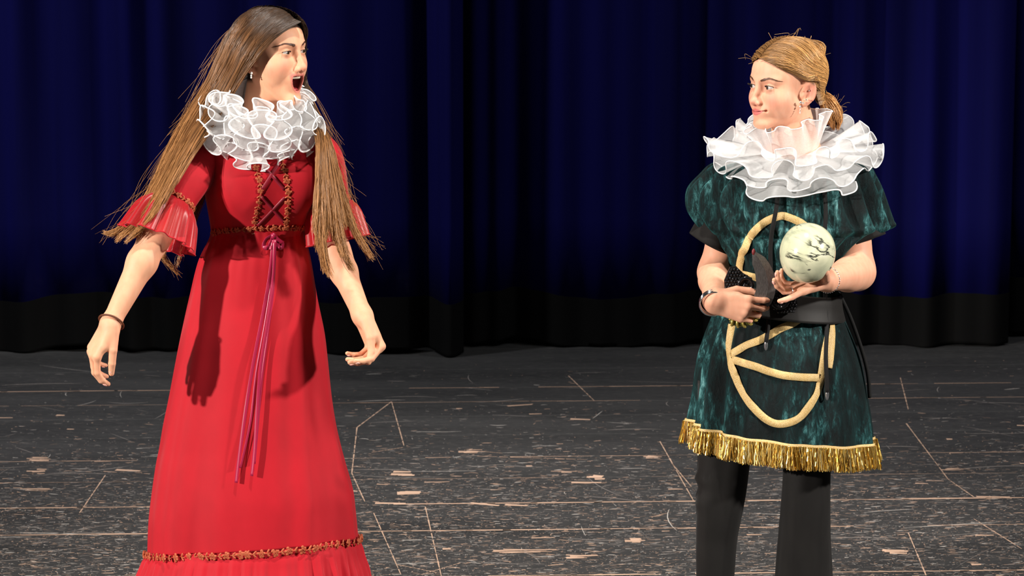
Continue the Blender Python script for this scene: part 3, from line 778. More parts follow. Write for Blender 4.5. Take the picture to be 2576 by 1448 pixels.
def curtain(x0, x1, yb, seed, label, foot, bandtop, folds):
    """folds: (pixel x, width px, depth m) bulges towards the audience"""
    rs = np.random.RandomState(seed); n = int((x1-x0)/0.006)
    X = np.linspace(x0, x1, n); D = np.zeros(n)
    for (fx, fw, fd) in folds:
        c = px(fx, 500, yb)[0]; s = fw/650/2*1.35; D += 0.9*fd*np.exp(-((X-c)/s)**2)
    for k in range(14):
        D += 0.008*rs.normal()*np.sin(X*(2+k*1.0)+rs.rand()*6.3)/(1+k*0.12)
    zs = np.concatenate([[foot, foot+0.012], np.linspace(foot+0.03, bandtop, 5), np.linspace(bandtop+0.001, 4.2, 14)]); nb = 7
    rows = []
    lowv = foot+0.012*np.sin(X*5+seed)+0.010*np.sin(X*11+1)-0.25*np.clip(D-0.03, -0.05, 0.2)*0.25
    for i, z in enumerate(zs):
        zz = np.full(n, z)+(lowv-foot)*(1 if i < nb else max(0, 1-(z-bandtop)/1.5))
        sq = 1-0.25*np.clip((z-0.3)/4, 0, 1)
        rows.append(np.stack([X, yb-D*sq-0.010*np.sin(X*9+z*1.2)+X*math.sin(math.radians(0.5)), np.maximum(zz, 0.004)], 1))
    G = np.array(rows)
    e = empty('stage_curtain', ((x0+x1)/2, yb, 0), label, 'curtain', None)
    for nm, a, b_, m in (('cloth', nb, len(zs), BLUE), ('hem_band', 0, nb+1, BLACKV)):
        g = G[a:b_]; o = mesh(nm, g.reshape(-1, 3), grid_faces(n, len(g)), m); solid(o, 0.004); adopt(e, o)
        if nm == 'hem_band': tag(o, 'black velvet band along the foot of the curtain')
    return e

curtain(px(-1500, 500, 4.9)[0], px(1166, 500, 4.9)[0], 4.86, 3, 'dark blue velvet stage curtain behind the woman in red', 0.010, 0.215,
        [(-1380, 90, 0.09), (-1220, 80, 0.07), (-1050, 90, 0.09), (-900, 70, 0.08), (-740, 90, 0.09), (-580, 80, 0.07), (-420, 90, 0.09), (-270, 70, 0.08), (-110, 80, 0.09), (60, 70, 0.08), (190, 90, 0.05), (330, 60, 0.09), (420, 50, 0.05), (560, 90, 0.06), (690, 60, 0.07), (860, 90, 0.10), (990, 120, 0.07), (1075, 30, -0.03), (1134, 56, 0.17)])
curtain(px(1140, 500, 4.98)[0], px(2545, 500, 4.98)[0], 5.00, 9, 'dark blue velvet stage curtain behind the woman in the green tunic', 0.014, 0.215,
        [(1195, 60, 0.09), (1255, 40, 0.08), (1330, 50, 0.03), (1410, 100, 0.09), (1510, 60, 0.06), (1590, 90, 0.09), (1690, 70, 0.10), (1800, 50, 0.05), (1900, 90, 0.08), (2020, 70, 0.06),
         (2160, 60, 0.10), (2240, 60, 0.06), (2330, 70, 0.10), (2430, 60, 0.05), (2500, 70, 0.09)])
curtain(px(2515, 500, 5.1)[0], px(4100, 500, 5.1)[0], 5.15, 4, 'further dark blue curtain whose edge shows at the far right', 0.014, 0.24, [(2560, 50, 0.05), (2650, 60, 0.08), (2760, 60, 0.08), (2900, 80, 0.09), (3050, 80, 0.08), (3200, 80, 0.09), (3360, 90, 0.07), (3520, 80, 0.09), (3690, 90, 0.08), (3850, 80, 0.09), (4000, 80, 0.08)])
# ------------------------------------------------------------------ the woman in red
A = empty('person', (-0.60, 0.0, 0.0), 'woman in a long red dress with long brown hair, open mouth and arms swung out', 'person')
SK_A = srgb(230, 173, 139)
ya, pa = math.radians(56), math.radians(3)
Fa = np.array((math.sin(ya)*math.cos(pa), -math.cos(ya)*math.cos(pa), math.sin(pa))); RA = frame(Fa, (0.03, 0.0, 1))
SCA = 0.97
HA = px(685, 131, 0.0)
def hairline_A(P):
    x, y, z = P.T
    a = np.minimum((z-(0.062-(0.078-y)*1.02))/0.005, (y+0.03)/0.005); b = np.minimum((-0.026-y)/0.005, (z+0.075)/0.01)
    return np.clip(np.maximum(a, b), 0, 1)
OA = dict(id='dark', jaw=0.020, open=0.031, crown=-0.010, skin=SK_A, blush=srgb(224, 124, 104), lidc=srgb(190, 124, 98), iris=srgb(70, 52, 34), nose=0.985, lid=(0.0038, 0.0030),
          neck=tuple(RA.T@(px(655, 352, 0.035)-HA)/SCA), scalp=srgb(40, 26, 18), gaze=(-0.05, 1, -0.05), browt=0.0023, browc=srgb(84, 54, 40), hairline=hairline_A)
shA, elA, wrA = px(512, 392, 0.03), px(388, 600, -0.15), px(279, 812, -0.24)
hA = hand(wrA, (-0.50, -0.12, -0.85), (0.70, 0.42, -0.50), 1, ((33, 30, 22), (37, 31, 22), (40, 32, 24), (44, 34, 24)), (0, 0, -1, -2), ((0.86, 0.30, 0.36), (0.88, 0.04, 0.44), (0.84, -0.10, 0.50)), 0.97)
shA2, elA2, wrA2 = px(792, 395, 0.03), px(846, 640, -0.02), px(911, 792, -0.13)
hA2 = hand(wrA2, (0.40, -0.10, -0.89), (-0.74, -0.55, -0.38), -1, ((66, 34, 14), (70, 33, 14), (73, 32, 14), (76, 34, 16)), (2, 1, 0, -2), ((0.86, 0.20, 0.22), (0.92, -0.08, 0.30), (0.72, -0.10, 0.66)), 1.0)
c0 = px(650, 450, 0.02)
def torsoA(p):
    d = ell(p, c0, (0.115, 0.072, 0.17)); pel = px(648, 760, 0.02)
    d = smin(d, cone(p, c0, pel, 0.075, 0.10), 0.05)
    d = smin(d, cone(p, px(655, 372, 0.035), px(530, 392, 0.03), 0.040, 0.036), 0.03); d = smin(d, cone(p, px(655, 372, 0.035), px(775, 392, 0.03), 0.040, 0.036), 0.03)
    for s in (-1, 1):
        k = np.array((pel[0]+s*0.08, -0.02+0.04*s, 0.46)); an = np.array((pel[0]+s*0.085, 0.03+0.05*s, 0.085))
        d = smin(d, cone(p, pel+np.array((s*0.07, 0, -0.02)), k, 0.078, 0.052), 0.03); d = smin(d, cone(p, k, an, 0.05, 0.034), 0.03)
        d = smin(d, cone(p, an+np.array((0, 0, -0.03)), an+np.array((0.02, -0.13, -0.055)), 0.034, 0.026), 0.02)
    return d
bodyA = person_body('body', OA, RA, HA, SCA, [arm_sdf(shA, elA, wrA, hA, (0.044, 0.034, 0.034, 0.0215)), arm_sdf(shA2, elA2, wrA2, hA2, (0.043, 0.033, 0.031, 0.0225))],
                    (torsoA, (c0[0]-0.25, -0.25, 0.01), (c0[0]+0.25, 0.25, 1.50)), SK_A)
adopt(A, bodyA)
face_extras(OA, RA, HA, A, SCA)
nail_mesh([hA, hA2], 'fingernail', NAIL, A)
SHOE = simple('black_shoe_leather', (0.01, 0.01, 0.01), 0.4)
def shoes(parent, spots):
    for (x, y, a) in spots:
        mb = MB(); n = 20; ln = np.linspace(-0.12, 0.12, n); rows = []
        for t in ln:
            u = (t+0.12)/0.24; wd = 0.030+0.016*math.sin(math.pi*min(1, u*0.8+0.15)); h = 0.075*(1-u)**0.8+0.030; k = math.sin(math.pi*min(max(u, 0.02), 0.98))**0.35
            th = np.linspace(0, 2*np.pi, 16, endpoint=False)
            rows.append(np.stack([wd*k*np.cos(th), np.full(16, -t), 0.006+h/2*k+h/2*k*np.sin(th)*np.where(np.sin(th) < 0, 1.0, 1)], 1))
        G = np.array(rows); G[..., 2] = np.maximum(G[..., 2], 0.003)
        ca, sa = math.cos(a), math.sin(a); V = G.reshape(-1, 3)@np.array(((ca, sa, 0), (-sa, ca, 0), (0, 0, 1)))+np.array((x, y, 0))
        o = mesh('shoe', V, grid_faces(16, n, True)+[tuple(range(16)), tuple((n-1)*16+j for j in range(16))[::-1]], SHOE); adopt(parent, o)
pelA = px(648, 760, 0.02)
shoes(A, [(pelA[0]-0.085+0.02, -0.06, 0.3), (pelA[0]+0.085+0.02, 0.04, 0.3)])
# dress ---------------------------------------------------------------------------------------
RED = cloth_mat('red_crepe', srgb(176, 15, 31), 0.72, 0.18, 0.06, 700, 0.12)
REDS = organza_mat('red_chiffon', 0.80, srgb(205, 24, 38))
ROSE = simple('rust_embroidery', srgb(176, 84, 48), 0.6)
LACE = simple('maroon_ribbon', srgb(132, 12, 36), 0.5)
SATIN = simple('plum_satin_ribbon', srgb(160, 30, 66), 0.35)
def g2(x, c, s): return np.exp(-((x-c)/s)**2)
def wrap(t): return (t+np.pi) % (2*np.pi)-np.pi
TW = 0.22
def fold_b(v, th):
    t = wrap(th-TW)
    f = 0.36*g2(v, 0.60, 0.22)*(g2(t, 0.48, 0.42)+g2(t, -0.48, 0.42))
    f += 0.10*g2(v, 0.45, 0.3)*g2(t, 0, 0.5)
    return f+0.010*np.sin(9*th+4*v)*v*g2(wrap(th), 1.2, 0.8)+0.012*g2(v, 0.95, 0.12)*np.sin(24*th)
G, th, v = rings([(322, 612, 712), (335, 562, 760), (350, 524, 790), (375, 508, 797), (410, 506, 797), (450, 512, 793), (500, 519, 786), (540, 526, 774), (580, 533, 764), (592, 534, 763)], 200, 90,
                 lambda t: 0.62+0.10*t, 2.2, fold_b, 0.02)
dress = ring_mesh('dress', G, RED, cap0=True); solid(dress, 0.002); adopt(A, dress)
tag(dress, 'red dress bodice with rust rose trim and lacing')
bv_b = bvh_of(dress)
def fold_s(v, th):
    t = wrap(th); e = v**0.8
    f = e*(0.018*np.sin(5*th+1.0)+0.014*np.sin(9*th+2.2+1.5*v)+0.008*np.sin(16*th+0.5))
    f += 0.030*np.clip(1-v*3, 0, 1)*np.sin(30*th)*np.clip(v*12, 0, 1)*0.35
    f += 0.055*e*g2(t, 0.95-0.35*v, 0.13)-0.045*e*g2(t, 0.66-0.25*v, 0.12)+0.04*e*g2(t, 0.30, 0.2)-0.03*e*g2(t, -1.05, 0.12)+0.035*e*g2(t, -0.80, 0.14)
    return f
SK = [(560, 534, 764), (578, 532, 765), (600, 527, 769), (657, 500, 782), (752, 477, 798), (835, 459, 815), (900, 446, 823), (996, 428, 833), (1063, 414, 843), (1116, 405, 854), (1165, 395, 866), (1240, 384, 886), (1300, 377, 893), (1370, 374, 899)]
G, th, v = rings(SK, 260, 150, lambda t: np.interp(t, [0, 0.03, 0.15, 1], [0.74, 0.76, 0.78, 0.66]), 2.0, fold_s, 0.02)
tilt = (v[:, None]**4)*(0.020*np.sin(th)+0.025*np.cos(th))[None]; G[..., 2] += tilt
skirt = ring_mesh('skirt', G, RED); solid(skirt, 0.002); skirt.parent = dress
bv_s = bvh_of(skirt); seam = G[-1]
def fold_r(v, th):
    w = np.clip(v*3, 0, 1)
    ph = 40*th+1.4*np.sin(5*th+1)+0.8*np.sin(11*th)
    return w*(0.030*np.sin(ph)+0.012*np.sin(2.3*ph+1))*(0.7+0.5*np.sin(7*th+2)*v)+0.028*np.clip(v*10, 0, 1)
G, th, v = rings([(1368, 374, 899), (1410, 361, 907), (1448, 349, 917), (1520, 330, 930), (1620, 312, 945), (1700, 303, 952), (1768, 300, 955)], 520, 46, lambda t: 0.66+0.14*t, 2.0, fold_r, 0.02)
G[..., 2] += (0.020*np.sin(th)+0.025*np.cos(th))[None]*(1-v[:, None]); G[..., 2] = np.maximum(G[..., 2], 0.012)
fl = ring_mesh('hem_flounce', G, RED); solid(fl, 0.002); fl.parent = dress
# rose trims
nrm = seam-np.array((seam[:, 0].mean(), seam[:, 1].mean(), 0)); nrm[:, 2] = 0; nrm /= np.linalg.norm(nrm, axis=1)[:, None]
cl = np.vstack([seam, seam[:1]])*1.0; cn = np.vstack([nrm, nrm[:1]])
rose_chain_c(cl+cn*0.010+np.array((0, 0, -0.004)), cn, 0.021, ROSE, 'rose_trim', dress, 0.80)
rose_chain(bv_b, [(538, 584), (575, 578), (620, 575), (680, 572), (730, 571), (762, 573)], 0.017, ROSE, 'rose_trim', dress, 0.004, 0.85)
rose_chain(bv_b, [(637, 395), (642, 410), (648, 440), (655, 470), (653, 500), (648, 525), (642, 550), (640, 570)], 0.0165, ROSE, 'rose_trim', dress, 0.003, 0.80)
rose_chain(bv_b, [(708, 400), (714, 420), (720, 445), (725, 475), (725, 500), (724, 525), (721, 550), (720, 568)], 0.0165, ROSE, 'rose_trim', dress, 0.003, 0.80)
mb = MB()
for a, b_ in (((650, 404), (716, 477)), ((704, 408), (659, 475)), ((657, 493), (716, 558)), ((716, 496), (648, 566))):
    V, F = band_on(bv_b, [a, ((a[0]+b_[0])/2, (a[1]+b_[1])/2), b_], 0.0075, 0.003); mb.add(V, F)
o = mb.build('lacing', LACE); o.parent = dress
def free_ribbon(C, width, nrm, twist, mat, name, parent):
    C = catmull(C, 60); T = np.gradient(C, axis=0); T /= np.linalg.norm(T, axis=1)[:, None]
    a = twist*np.sin(np.linspace(0, 5, 60)); n0 = np.tile(unit(nrm), (60, 1)); W = np.cross(T, n0); W /= np.linalg.norm(W, axis=1)[:, None]; n1 = np.cross(W, T)
    W2 = W*np.cos(a)[:, None]+n1*np.sin(a)[:, None]; n2 = np.cross(W2, T)
    V, F = strip(C, W2, n2, width, 0.0008); return V, F
mb = MB()
for path, wd, tw, off in (([(684, 604), (676, 690), (660, 790), (638, 910), (618, 1040), (602, 1160), (596, 1212)], 0.0085, 0.5, 0.012),
                          ([(686, 604), (680, 700), (665, 810), (645, 930), (632, 1050), (612, 1150), (606, 1175)], 0.006, -0.6, 0.010),
                          ([(690, 604), (684, 710), (670, 820), (654, 930), (646, 1040), (640, 1130), (634, 1195)], 0.0085, 0.6, 0.014),
                          ([(688, 604), (686, 720), (672, 840), (658, 950), (648, 1070), (640, 1165)], 0.006, -0.4, 0.009)):
    P, Nn = hits(bv_s, path, off)
    V, F = free_ribbon(P, wd, (0.1, -1, 0.15), tw, SATIN, '', None); mb.add(V, F)
for pts in ([(684, 592), (672, 600), (664, 618), (672, 624), (682, 604)], [(688, 592), (698, 606), (704, 612), (700, 624), (690, 606)], [(684, 596), (679, 610), (676, 628)], [(688, 596), (694, 612), (696, 626)]):
    P, Nn = hits(bv_s, dense(pts, 3), 0.010); V, F = free_ribbon(P, 0.011, (0.1, -1, 0.1), 0.7, SATIN, '', None); mb.add(V, F)
P, _ = hits(bv_s, [(686, 594)], 0.012); V, F = ball(P[0], (0.007, 0.006, 0.008), 10, 8); mb.add(V, F)
o = mb.build('waist_ribbon', SATIN); o.parent = dress; tag(o, 'plum satin ribbon bow with long hanging tails')
# sleeves with gathered chiffon cuffs
def sleeve(path, r, cuff, rc, seed):
    C = catmull(path, 36)
    fo = lambda v, th: 0.03*np.sin(5*th+seed+3*v)+0.05*np.clip((v-0.85)*6, 0, 1)*np.sin(22*th)*0.4
    G = cloth_tube(C, np.interp(np.linspace(0, 1, 36), [0, 0.3, 0.7, 1], r), 72, fo); s = ring_mesh('sleeve', G, RED, cap0=True); solid(s, 0.002); s.parent = dress
    ring = G[-1]; cn = ring-ring.mean(0); cn /= np.linalg.norm(cn, axis=1)[:, None]
    C2 = catmull(cuff, 26)
    f2 = lambda v, th: np.clip(v*2, 0, 1)*(0.10*np.sin(11*th+seed)+0.05*np.sin(19*th+2))
    G2 = cloth_tube(C2, np.interp(np.linspace(0, 1, 26), [0, 0.3, 1], rc), 200, f2)
    k = ring_mesh('chiffon_cuff', G2, REDS); k.parent = dress
    V, F = tube(G2[-1], 0.0018, 6, closed=True); mesh('cuff_hem', V, F, RED).parent = dress
    rr = np.vstack([ring, ring[:1]]); rn = np.vstack([cn, cn[:1]])
    rose_chain_c(rr+rn*0.003, rn, 0.017, ROSE, 'rose_trim', dress, 0.85)
sleeve([px(548, 372, 0.03), px(505, 400, 0.0), px(468, 450, -0.06), px(436, 506, -0.095)], (0.066, 0.066, 0.058, 0.050),
       [px(436, 506, -0.095), px(420, 540, -0.11), px(396, 602, -0.135)], (0.052, 0.066, 0.088), 1.0)
sleeve([px(756, 376, 0.03), px(796, 405, 0.02), px(815, 455, 0.01), px(830, 510, 0.0)], (0.064, 0.064, 0.056, 0.048),
       [px(830, 510, 0.0), px(838, 545, -0.005), px(850, 605, -0.015)], (0.050, 0.060, 0.070), 2.0)
# ruff ----------------------------------------------------------------------------------------
ruffA = empty('ruff', (0, 0, 0), None, None); tag(ruffA, 'white organza ruff of curled frills with corded edges')
cR = px(648, 308, -0.005); upR = unit((0.16, -0.30, 0.94)); dR = (0.3, -1, 0)
def vr(th, t):   # the frill stands higher round the back of the head
    b = (1-np.cos(th))/2
    return 0*th, 0.0*th
ruffA.location = (0, 0, 0)
def ruff_build(parent_person, ruff, specs, mat=None):
    adopt(parent_person, ruff); ruff.matrix_parent_inverse = Matrix.Translation(-Vector(parent_person.location))
    for sp in specs:
        m_ = sp.pop('mat', mat or ORGANZA); G, E = ruffle(**sp)
        o = ring_mesh('ruffle_layer', G, m_); o.parent = ruff
        V, F = tube(E, sp.get('rad', 0.0022), 6, closed=True); e = mesh('rolled_edge', V, F, HEM); e.parent = ruff
ruff_build(A, ruffA, [
    dict(c=cR, up=upR, tilt_dir=dR, r0=0.062, r1=0.098, h0=-0.01, h1=0.075, n=8, amp=0.022, tang=-0.014, seed=8, rad=0.0015),
    dict(c=cR, up=upR, tilt_dir=dR, r0=0.066, r1=0.120, h0=-0.01, h1=-0.035, n=12, amp=0.026, tang=-0.014, seed=9, rad=0.0015),
    dict(c=cR, up=upR, tilt_dir=dR, r0=0.066, r1=0.104, h0=0.0, h1=0.084, n=9, amp=0.026, tang=-0.018, seed=16, rad=0.0017),
    dict(c=cR, up=upR, tilt_dir=dR, r0=0.066, r1=0.128, h0=0.0, h1=0.058, n=10, amp=0.032, tang=-0.022, seed=2, rad=0.0017),
    dict(c=cR, up=upR, tilt_dir=dR, r0=0.066, r1=0.140, h0=0.0, h1=0.022, n=11, amp=0.030, tang=-0.020, seed=3, rad=0.0017),
    dict(c=cR, up=upR, tilt_dir=dR, r0=0.066, r1=0.142, h0=0.0, h1=-0.014, n=11, amp=0.028, tang=-0.018, seed=4, rad=0.0017),
    dict(c=cR, up=upR, tilt_dir=dR, r0=0.066, r1=0.134, h0=-0.005, h1=-0.052, n=11, amp=0.022, tang=-0.014, seed=5, rad=0.0017),
])
# jewellery
def bracelet(c, axis, r, t, mat, name, parent, flat=1.0, beads=0, ov=(1.0, 1.0)):
    ax = unit(axis); a = unit(np.cross(ax, (0, 1, 0.2))); b = np.cross(ax, a); th = np.linspace(0, 2*np.pi, 40, endpoint=False)
    C = c+np.outer(np.cos(th)*r*ov[0], a)+np.outer(np.sin(th)*r*ov[1], b)
    if beads:
        mb = MB()
        for q in np.linspace(0, 2*np.pi, beads, endpoint=False): V, F = ball(c+(a*math.cos(q)*ov[0]+b*math.sin(q)*ov[1])*r, t, 8, 6); mb.add(V, F)
        o = mb.build(name, mat)
    else: V, F = tube(C, t, 8, closed=True, flat=flat); o = mesh(name, V, F, mat)
    adopt(parent, o); return o
SILVER = simple('silver', (0.85, 0.85, 0.86), 0.15, 1.0); PEARL = simple('pearl', (0.85, 0.82, 0.78), 0.12)
BROWN = simple('brown_cord', srgb(92, 48, 22), 0.6)
bracelet(wrA+unit(elA-wrA)*0.002, wrA-elA+np.array((0.02, -0.08, 0)), 0.0305, 0.0024, BROWN, 'bracelet', A)
def stud(g, x, y, Y, r, mat, name, parent, drop=0):
    p = px(x, y, Y); p = push_out(p[None], g, r*0.6)[0]; mb = MB(); V, F = ball(p, r, 12, 8); mb.add(V, F)
    for k in range(drop): V, F = ball(p+np.array((0, -0.001, -0.006-0.0045*k)), r*0.62, 10, 6); mb.add(V, F)
    adopt(parent, mb.build(name, mat))
gA = to_head(OA, RA, HA, SCA)
stud(gA, 632, 184, -0.075, 0.0036, PEARL, 'earring', A, 2)
# hair ----------------------------------------------------------------------------------------
def sheet(guides, n, m, thick, seed, jit=0.004, clump=18, spread=0.0, even=False):
    """guides: list over u of lists over v of (x, y, Y); n strands of m points between them"""
    rs = np.random.RandomState(seed)
    K = np.array([[px(*q) for q in catmull(g, m)] for g in guides])          # (U, m, 3)
    U = K.shape[0]
    u = rs.rand(n)
    ci = np.clip(np.floor(u*clump+rs.normal(size=n)*0.25).astype(int), 0, clump); cl = (ci+0.5+0.35*np.sin(ci*7.3))/clump; mixf = (np.linspace(0.0, 1.0, m)**1.4*0.90)[None]
    uu = u[:, None]*(1-mixf)+cl[:, None]*mixf+rs.normal(size=(n, 1))*spread*np.linspace(0, 1, m)[None]
    uu = np.clip(uu, 0, 1)*(U-1); i = np.clip(uu.astype(int), 0, U-2); f = (uu-i)[..., None]
    jj = np.arange(m)[None].repeat(n, 0)
    P = K[i, jj]*(1-f)+K[i+1, jj]*f
    t = np.linspace(0, 1, m)
    P += (np.clip(rs.normal(size=(n, 1, 3)), -1.4, 1.4)*np.array((0.3, 1, 0.3))*(1-0.55*t[None, :, None])+np.clip(np.random.RandomState(seed+1).normal(size=(clump+4, 1, 3)), -1.2, 1.2)[ci+1]*np.array((0.25, 0.8, 0.25))*t[None, :, None])*(np.interp(t, np.linspace(0, 1, len(thick)), thick))[None, :, None]*0.5
    ph = rs.rand(n, 1)*6.3; fr = 2+3*rs.rand(n, 1)
    P += (np.sin(fr*t[None]*6.3+ph)*t[None])[..., None]*rs.normal(size=(n, 1, 3))*jit
    # lengths differ
    L = (1-0.30*np.abs(np.sin(ci*12.9898+seed)))*(1-0.25*rs.rand(n)**1.5)
    if even: L = 1-0.1*rs.rand(n)
    tt = t[None]*L[:, None]*(m-1); i0 = np.clip(tt.astype(int), 0, m-2); ff = (tt-i0)[..., None]; r = np.arange(n)[:, None]
    return P[r, i0]*(1-ff)+P[r, i0+1]*ff
def tint(n, m, stops, seed, var=0.22):
    rs = np.random.RandomState(seed); t = np.linspace(0, 1, m); s = np.array([x[0] for x in stops]); c = np.array([x[1] for x in stops])
    g = np.stack([np.interp(t, s, c[:, k]) for k in range(3)], 1); k = np.exp(rs.normal(size=(n, 1, 1))*var)
    return g[None]*k
DK, MD, LT = srgb(54, 38, 26), srgb(124, 84, 50), srgb(178, 126, 76)
ST_A = [(0, DK), (0.20, srgb(70, 48, 32)), (0.36, MD), (0.7, srgb(150, 104, 62)), (1, LT)]
def off_head(P, g, seed, lo=0.004, hi=0.016):
    rs = np.random.RandomState(seed); return push_out(P, g, (lo+(hi-lo)*rs.rand(P.shape[0], 1))*np.ones(P.shape[1])[None], 3)
hair_sets = []
# her right side, streaming back over the shoulder
gl = [[(668, 26, 0.03), (612, 42, 0.03), (566, 92, 0.04), (530, 185, 0.04), (488, 258, 0.03), (436, 345, 0.0), (384, 465, -0.06), (322, 555, -0.10), (266, 588, -0.10), (244, 560, -0.09)],
      [(690, 30, 0.00), (640, 48, -0.04), (598, 100, -0.06), (556, 190, -0.03), (512, 265, -0.03), (462, 352, -0.06), (405, 470, -0.11), (350, 555, -0.15), (306, 590, -0.16), (292, 612, -0.16)],
      [(715, 38, -0.02), (668, 66, -0.07), (622, 128, -0.09), (580, 208, -0.06), (540, 278, -0.05), (486, 360, -0.09), (428, 465, -0.14), (385, 540, -0.18), (340, 590, -0.19), (318, 606, -0.19)],
      [(757, 55, -0.05), (700, 88, -0.08), (646, 146, -0.085), (598, 212, -0.06), (556, 280, -0.05), (508, 350, -0.08), (460, 420, -0.12), (425, 490, -0.16), (398, 545, -0.18), (380, 580, -0.19)]]
P = sheet(gl, 5800, 18, (0.004, 0.010, 0.018, 0.03, 0.04, 0.04, 0.03), 21, 0.003, 30, 0.02)
hair_sets.append((off_head(P, gA, 1, 0.003, 0.012), tint(5800, 18, ST_A, 31)))
# strands caught behind the cuff
gb = [[(620, 60, 0.06), (575, 160, 0.10), (540, 300, 0.14), (510, 420, 0.12), (470, 540, 0.08), (430, 600, 0.06), (400, 640, 0.05), (455, 695, 0.05)],
      [(640, 60, 0.08), (600, 160, 0.12), (570, 300, 0.15), (540, 420, 0.14), (500, 520, 0.10), (480, 580, 0.08), (455, 640, 0.07), (440, 690, 0.06)]]
P = sheet(gb, 500, 18, (0.01, 0.03, 0.03, 0.02), 22, 0.006, 8, 0.02); hair_sets.append((off_head(P, gA, 2), tint(500, 18, ST_A, 32)))
# crown and back of the head
gc = [[(760, 54, -0.03), (764, 64, 0.0), (768, 100, 0.04), (768, 160, 0.07), (766, 240, 0.09), (760, 320, 0.10)],
      [(740, 44, -0.01), (747, 46, 0.05), (752, 90, 0.10), (752, 180, 0.12), (748, 260, 0.13), (745, 340, 0.13)],
      [(700, 30, 0.0), (705, 40, 0.07), (700, 100, 0.13), (690, 190, 0.14), (690, 260, 0.14), (690, 350, 0.14)],
      [(660, 26, 0.02), (640, 50, 0.08), (625, 120, 0.12), (610, 200, 0.13), (600, 270, 0.14), (590, 350, 0.14)],
      [(640, 28, 0.03), (600, 60, 0.07), (575, 130, 0.10), (555, 210, 0.12), (540, 280, 0.13), (520, 350, 0.14)]]
P = sheet(gc, 1200, 16, (0.006, 0.02, 0.03, 0.03), 23, 0.004, 20, 0.0, True); hair_sets.append((off_head(P, gA, 3), tint(1200, 16, [(0, DK), (1, srgb(60, 38, 24))], 33)))
# her left side, falling forward over the arm
gr = [[(755, 100, 0.06), (760, 200, 0.09), (780, 290, 0.03), (800, 345, -0.06), (800, 420, -0.13), (795, 520, -0.16), (790, 600, -0.17), (792, 670, -0.17), (806, 706, -0.17)],
      [(757, 100, 0.07), (762, 200, 0.10), (790, 300, 0.03), (812, 345, -0.05), (816, 430, -0.12), (820, 530, -0.15), (825, 610, -0.16), (838, 670, -0.17), (852, 705, -0.17)],
      [(759, 100, 0.07), (764, 200, 0.10), (800, 305, 0.04), (822, 355, -0.03), (836, 430, -0.08), (850, 520, -0.11), (862, 590, -0.13), (880, 645, -0.14), (905, 685, -0.14)],
      [(760, 100, 0.08), (766, 200, 0.11), (806, 310, 0.06), (828, 360, 0.0), (850, 440, -0.04), (876, 530, -0.07), (900, 590, -0.09), (930, 635, -0.10), (952, 662, -0.10)]]
P = sheet(gr, 3500, 18, (0.01, 0.02, 0.03, 0.03, 0.03), 24, 0.004, 18, 0.02); hair_sets.append((off_head(P, gA, 4), tint(3500, 18, [(0, DK), (0.3, srgb(74, 50, 33)), (0.5, srgb(142, 98, 58)), (1, srgb(180, 128, 78))], 34)))
# loose flyaway hairs
rs = np.random.RandomState(77); fly = []
for i in range(120):
    a = gl[rs.randint(0, 2)] if rs.rand() < 0.5 else gr[3]
    k = rs.randint(1, len(a)-3); b0 = np.array(a[k], float); b1 = np.array(a[min(k+2, len(a)-1)], float)
    side = -1 if a is not gr[3] else 1
    mid = (b0+b1)/2+np.array((side*rs.rand()*26, rs.normal()*10, 0)); e = b1+np.array((side*rs.rand()*46, rs.normal()*22, 0))
    fly.append([px(*q) for q in catmull([b0, mid, e], 14)])
P = np.array(fly); hair_fly = (off_head(P, gA, 5, 0.006, 0.012), tint(120, 14, [(0, MD), (1, LT)], 35))
def hair_join(sets, parent, r0, r1, name='hair', fly=None):
    obs = [strands(p, r0, r1, name, HAIR, None, c.reshape(-1, 3)) for p, c in sets]
    if fly is not None: obs.append(strands(fly[0], 0.00035, 0.0002, name, HAIR, None, fly[1].reshape(-1, 3)))
    # one mesh for the whole head of hair
    Vs, Qs, Cs, n = [], [], [], 0
    for o in obs:
        me = o.data; V = np.zeros(len(me.vertices)*3, np.float32); me.vertices.foreach_get('co', V); Q = np.zeros(len(me.loops), np.int32); me.loops.foreach_get('vertex_index', Q)
        c = np.zeros(len(me.vertices)*4, np.float32); me.color_attributes['col'].data.foreach_get('color', c)
        Vs.append(V.reshape(-1, 3)); Qs.append(Q.reshape(-1, 4)+n); Cs.append(c.reshape(-1, 4)[:, :3]); n += len(me.vertices)
        bpy.data.objects.remove(o); bpy.data.meshes.remove(me)
    h = meshq(name, np.vstack(Vs), np.vstack(Qs), HAIR, None, True, np.vstack(Cs)); adopt(parent, h); return h
hairA = hair_join(hair_sets, A, 0.00065, 0.0003, 'hair', hair_fly)
tag(hairA, 'very long loose brown hair lightening to the ends')
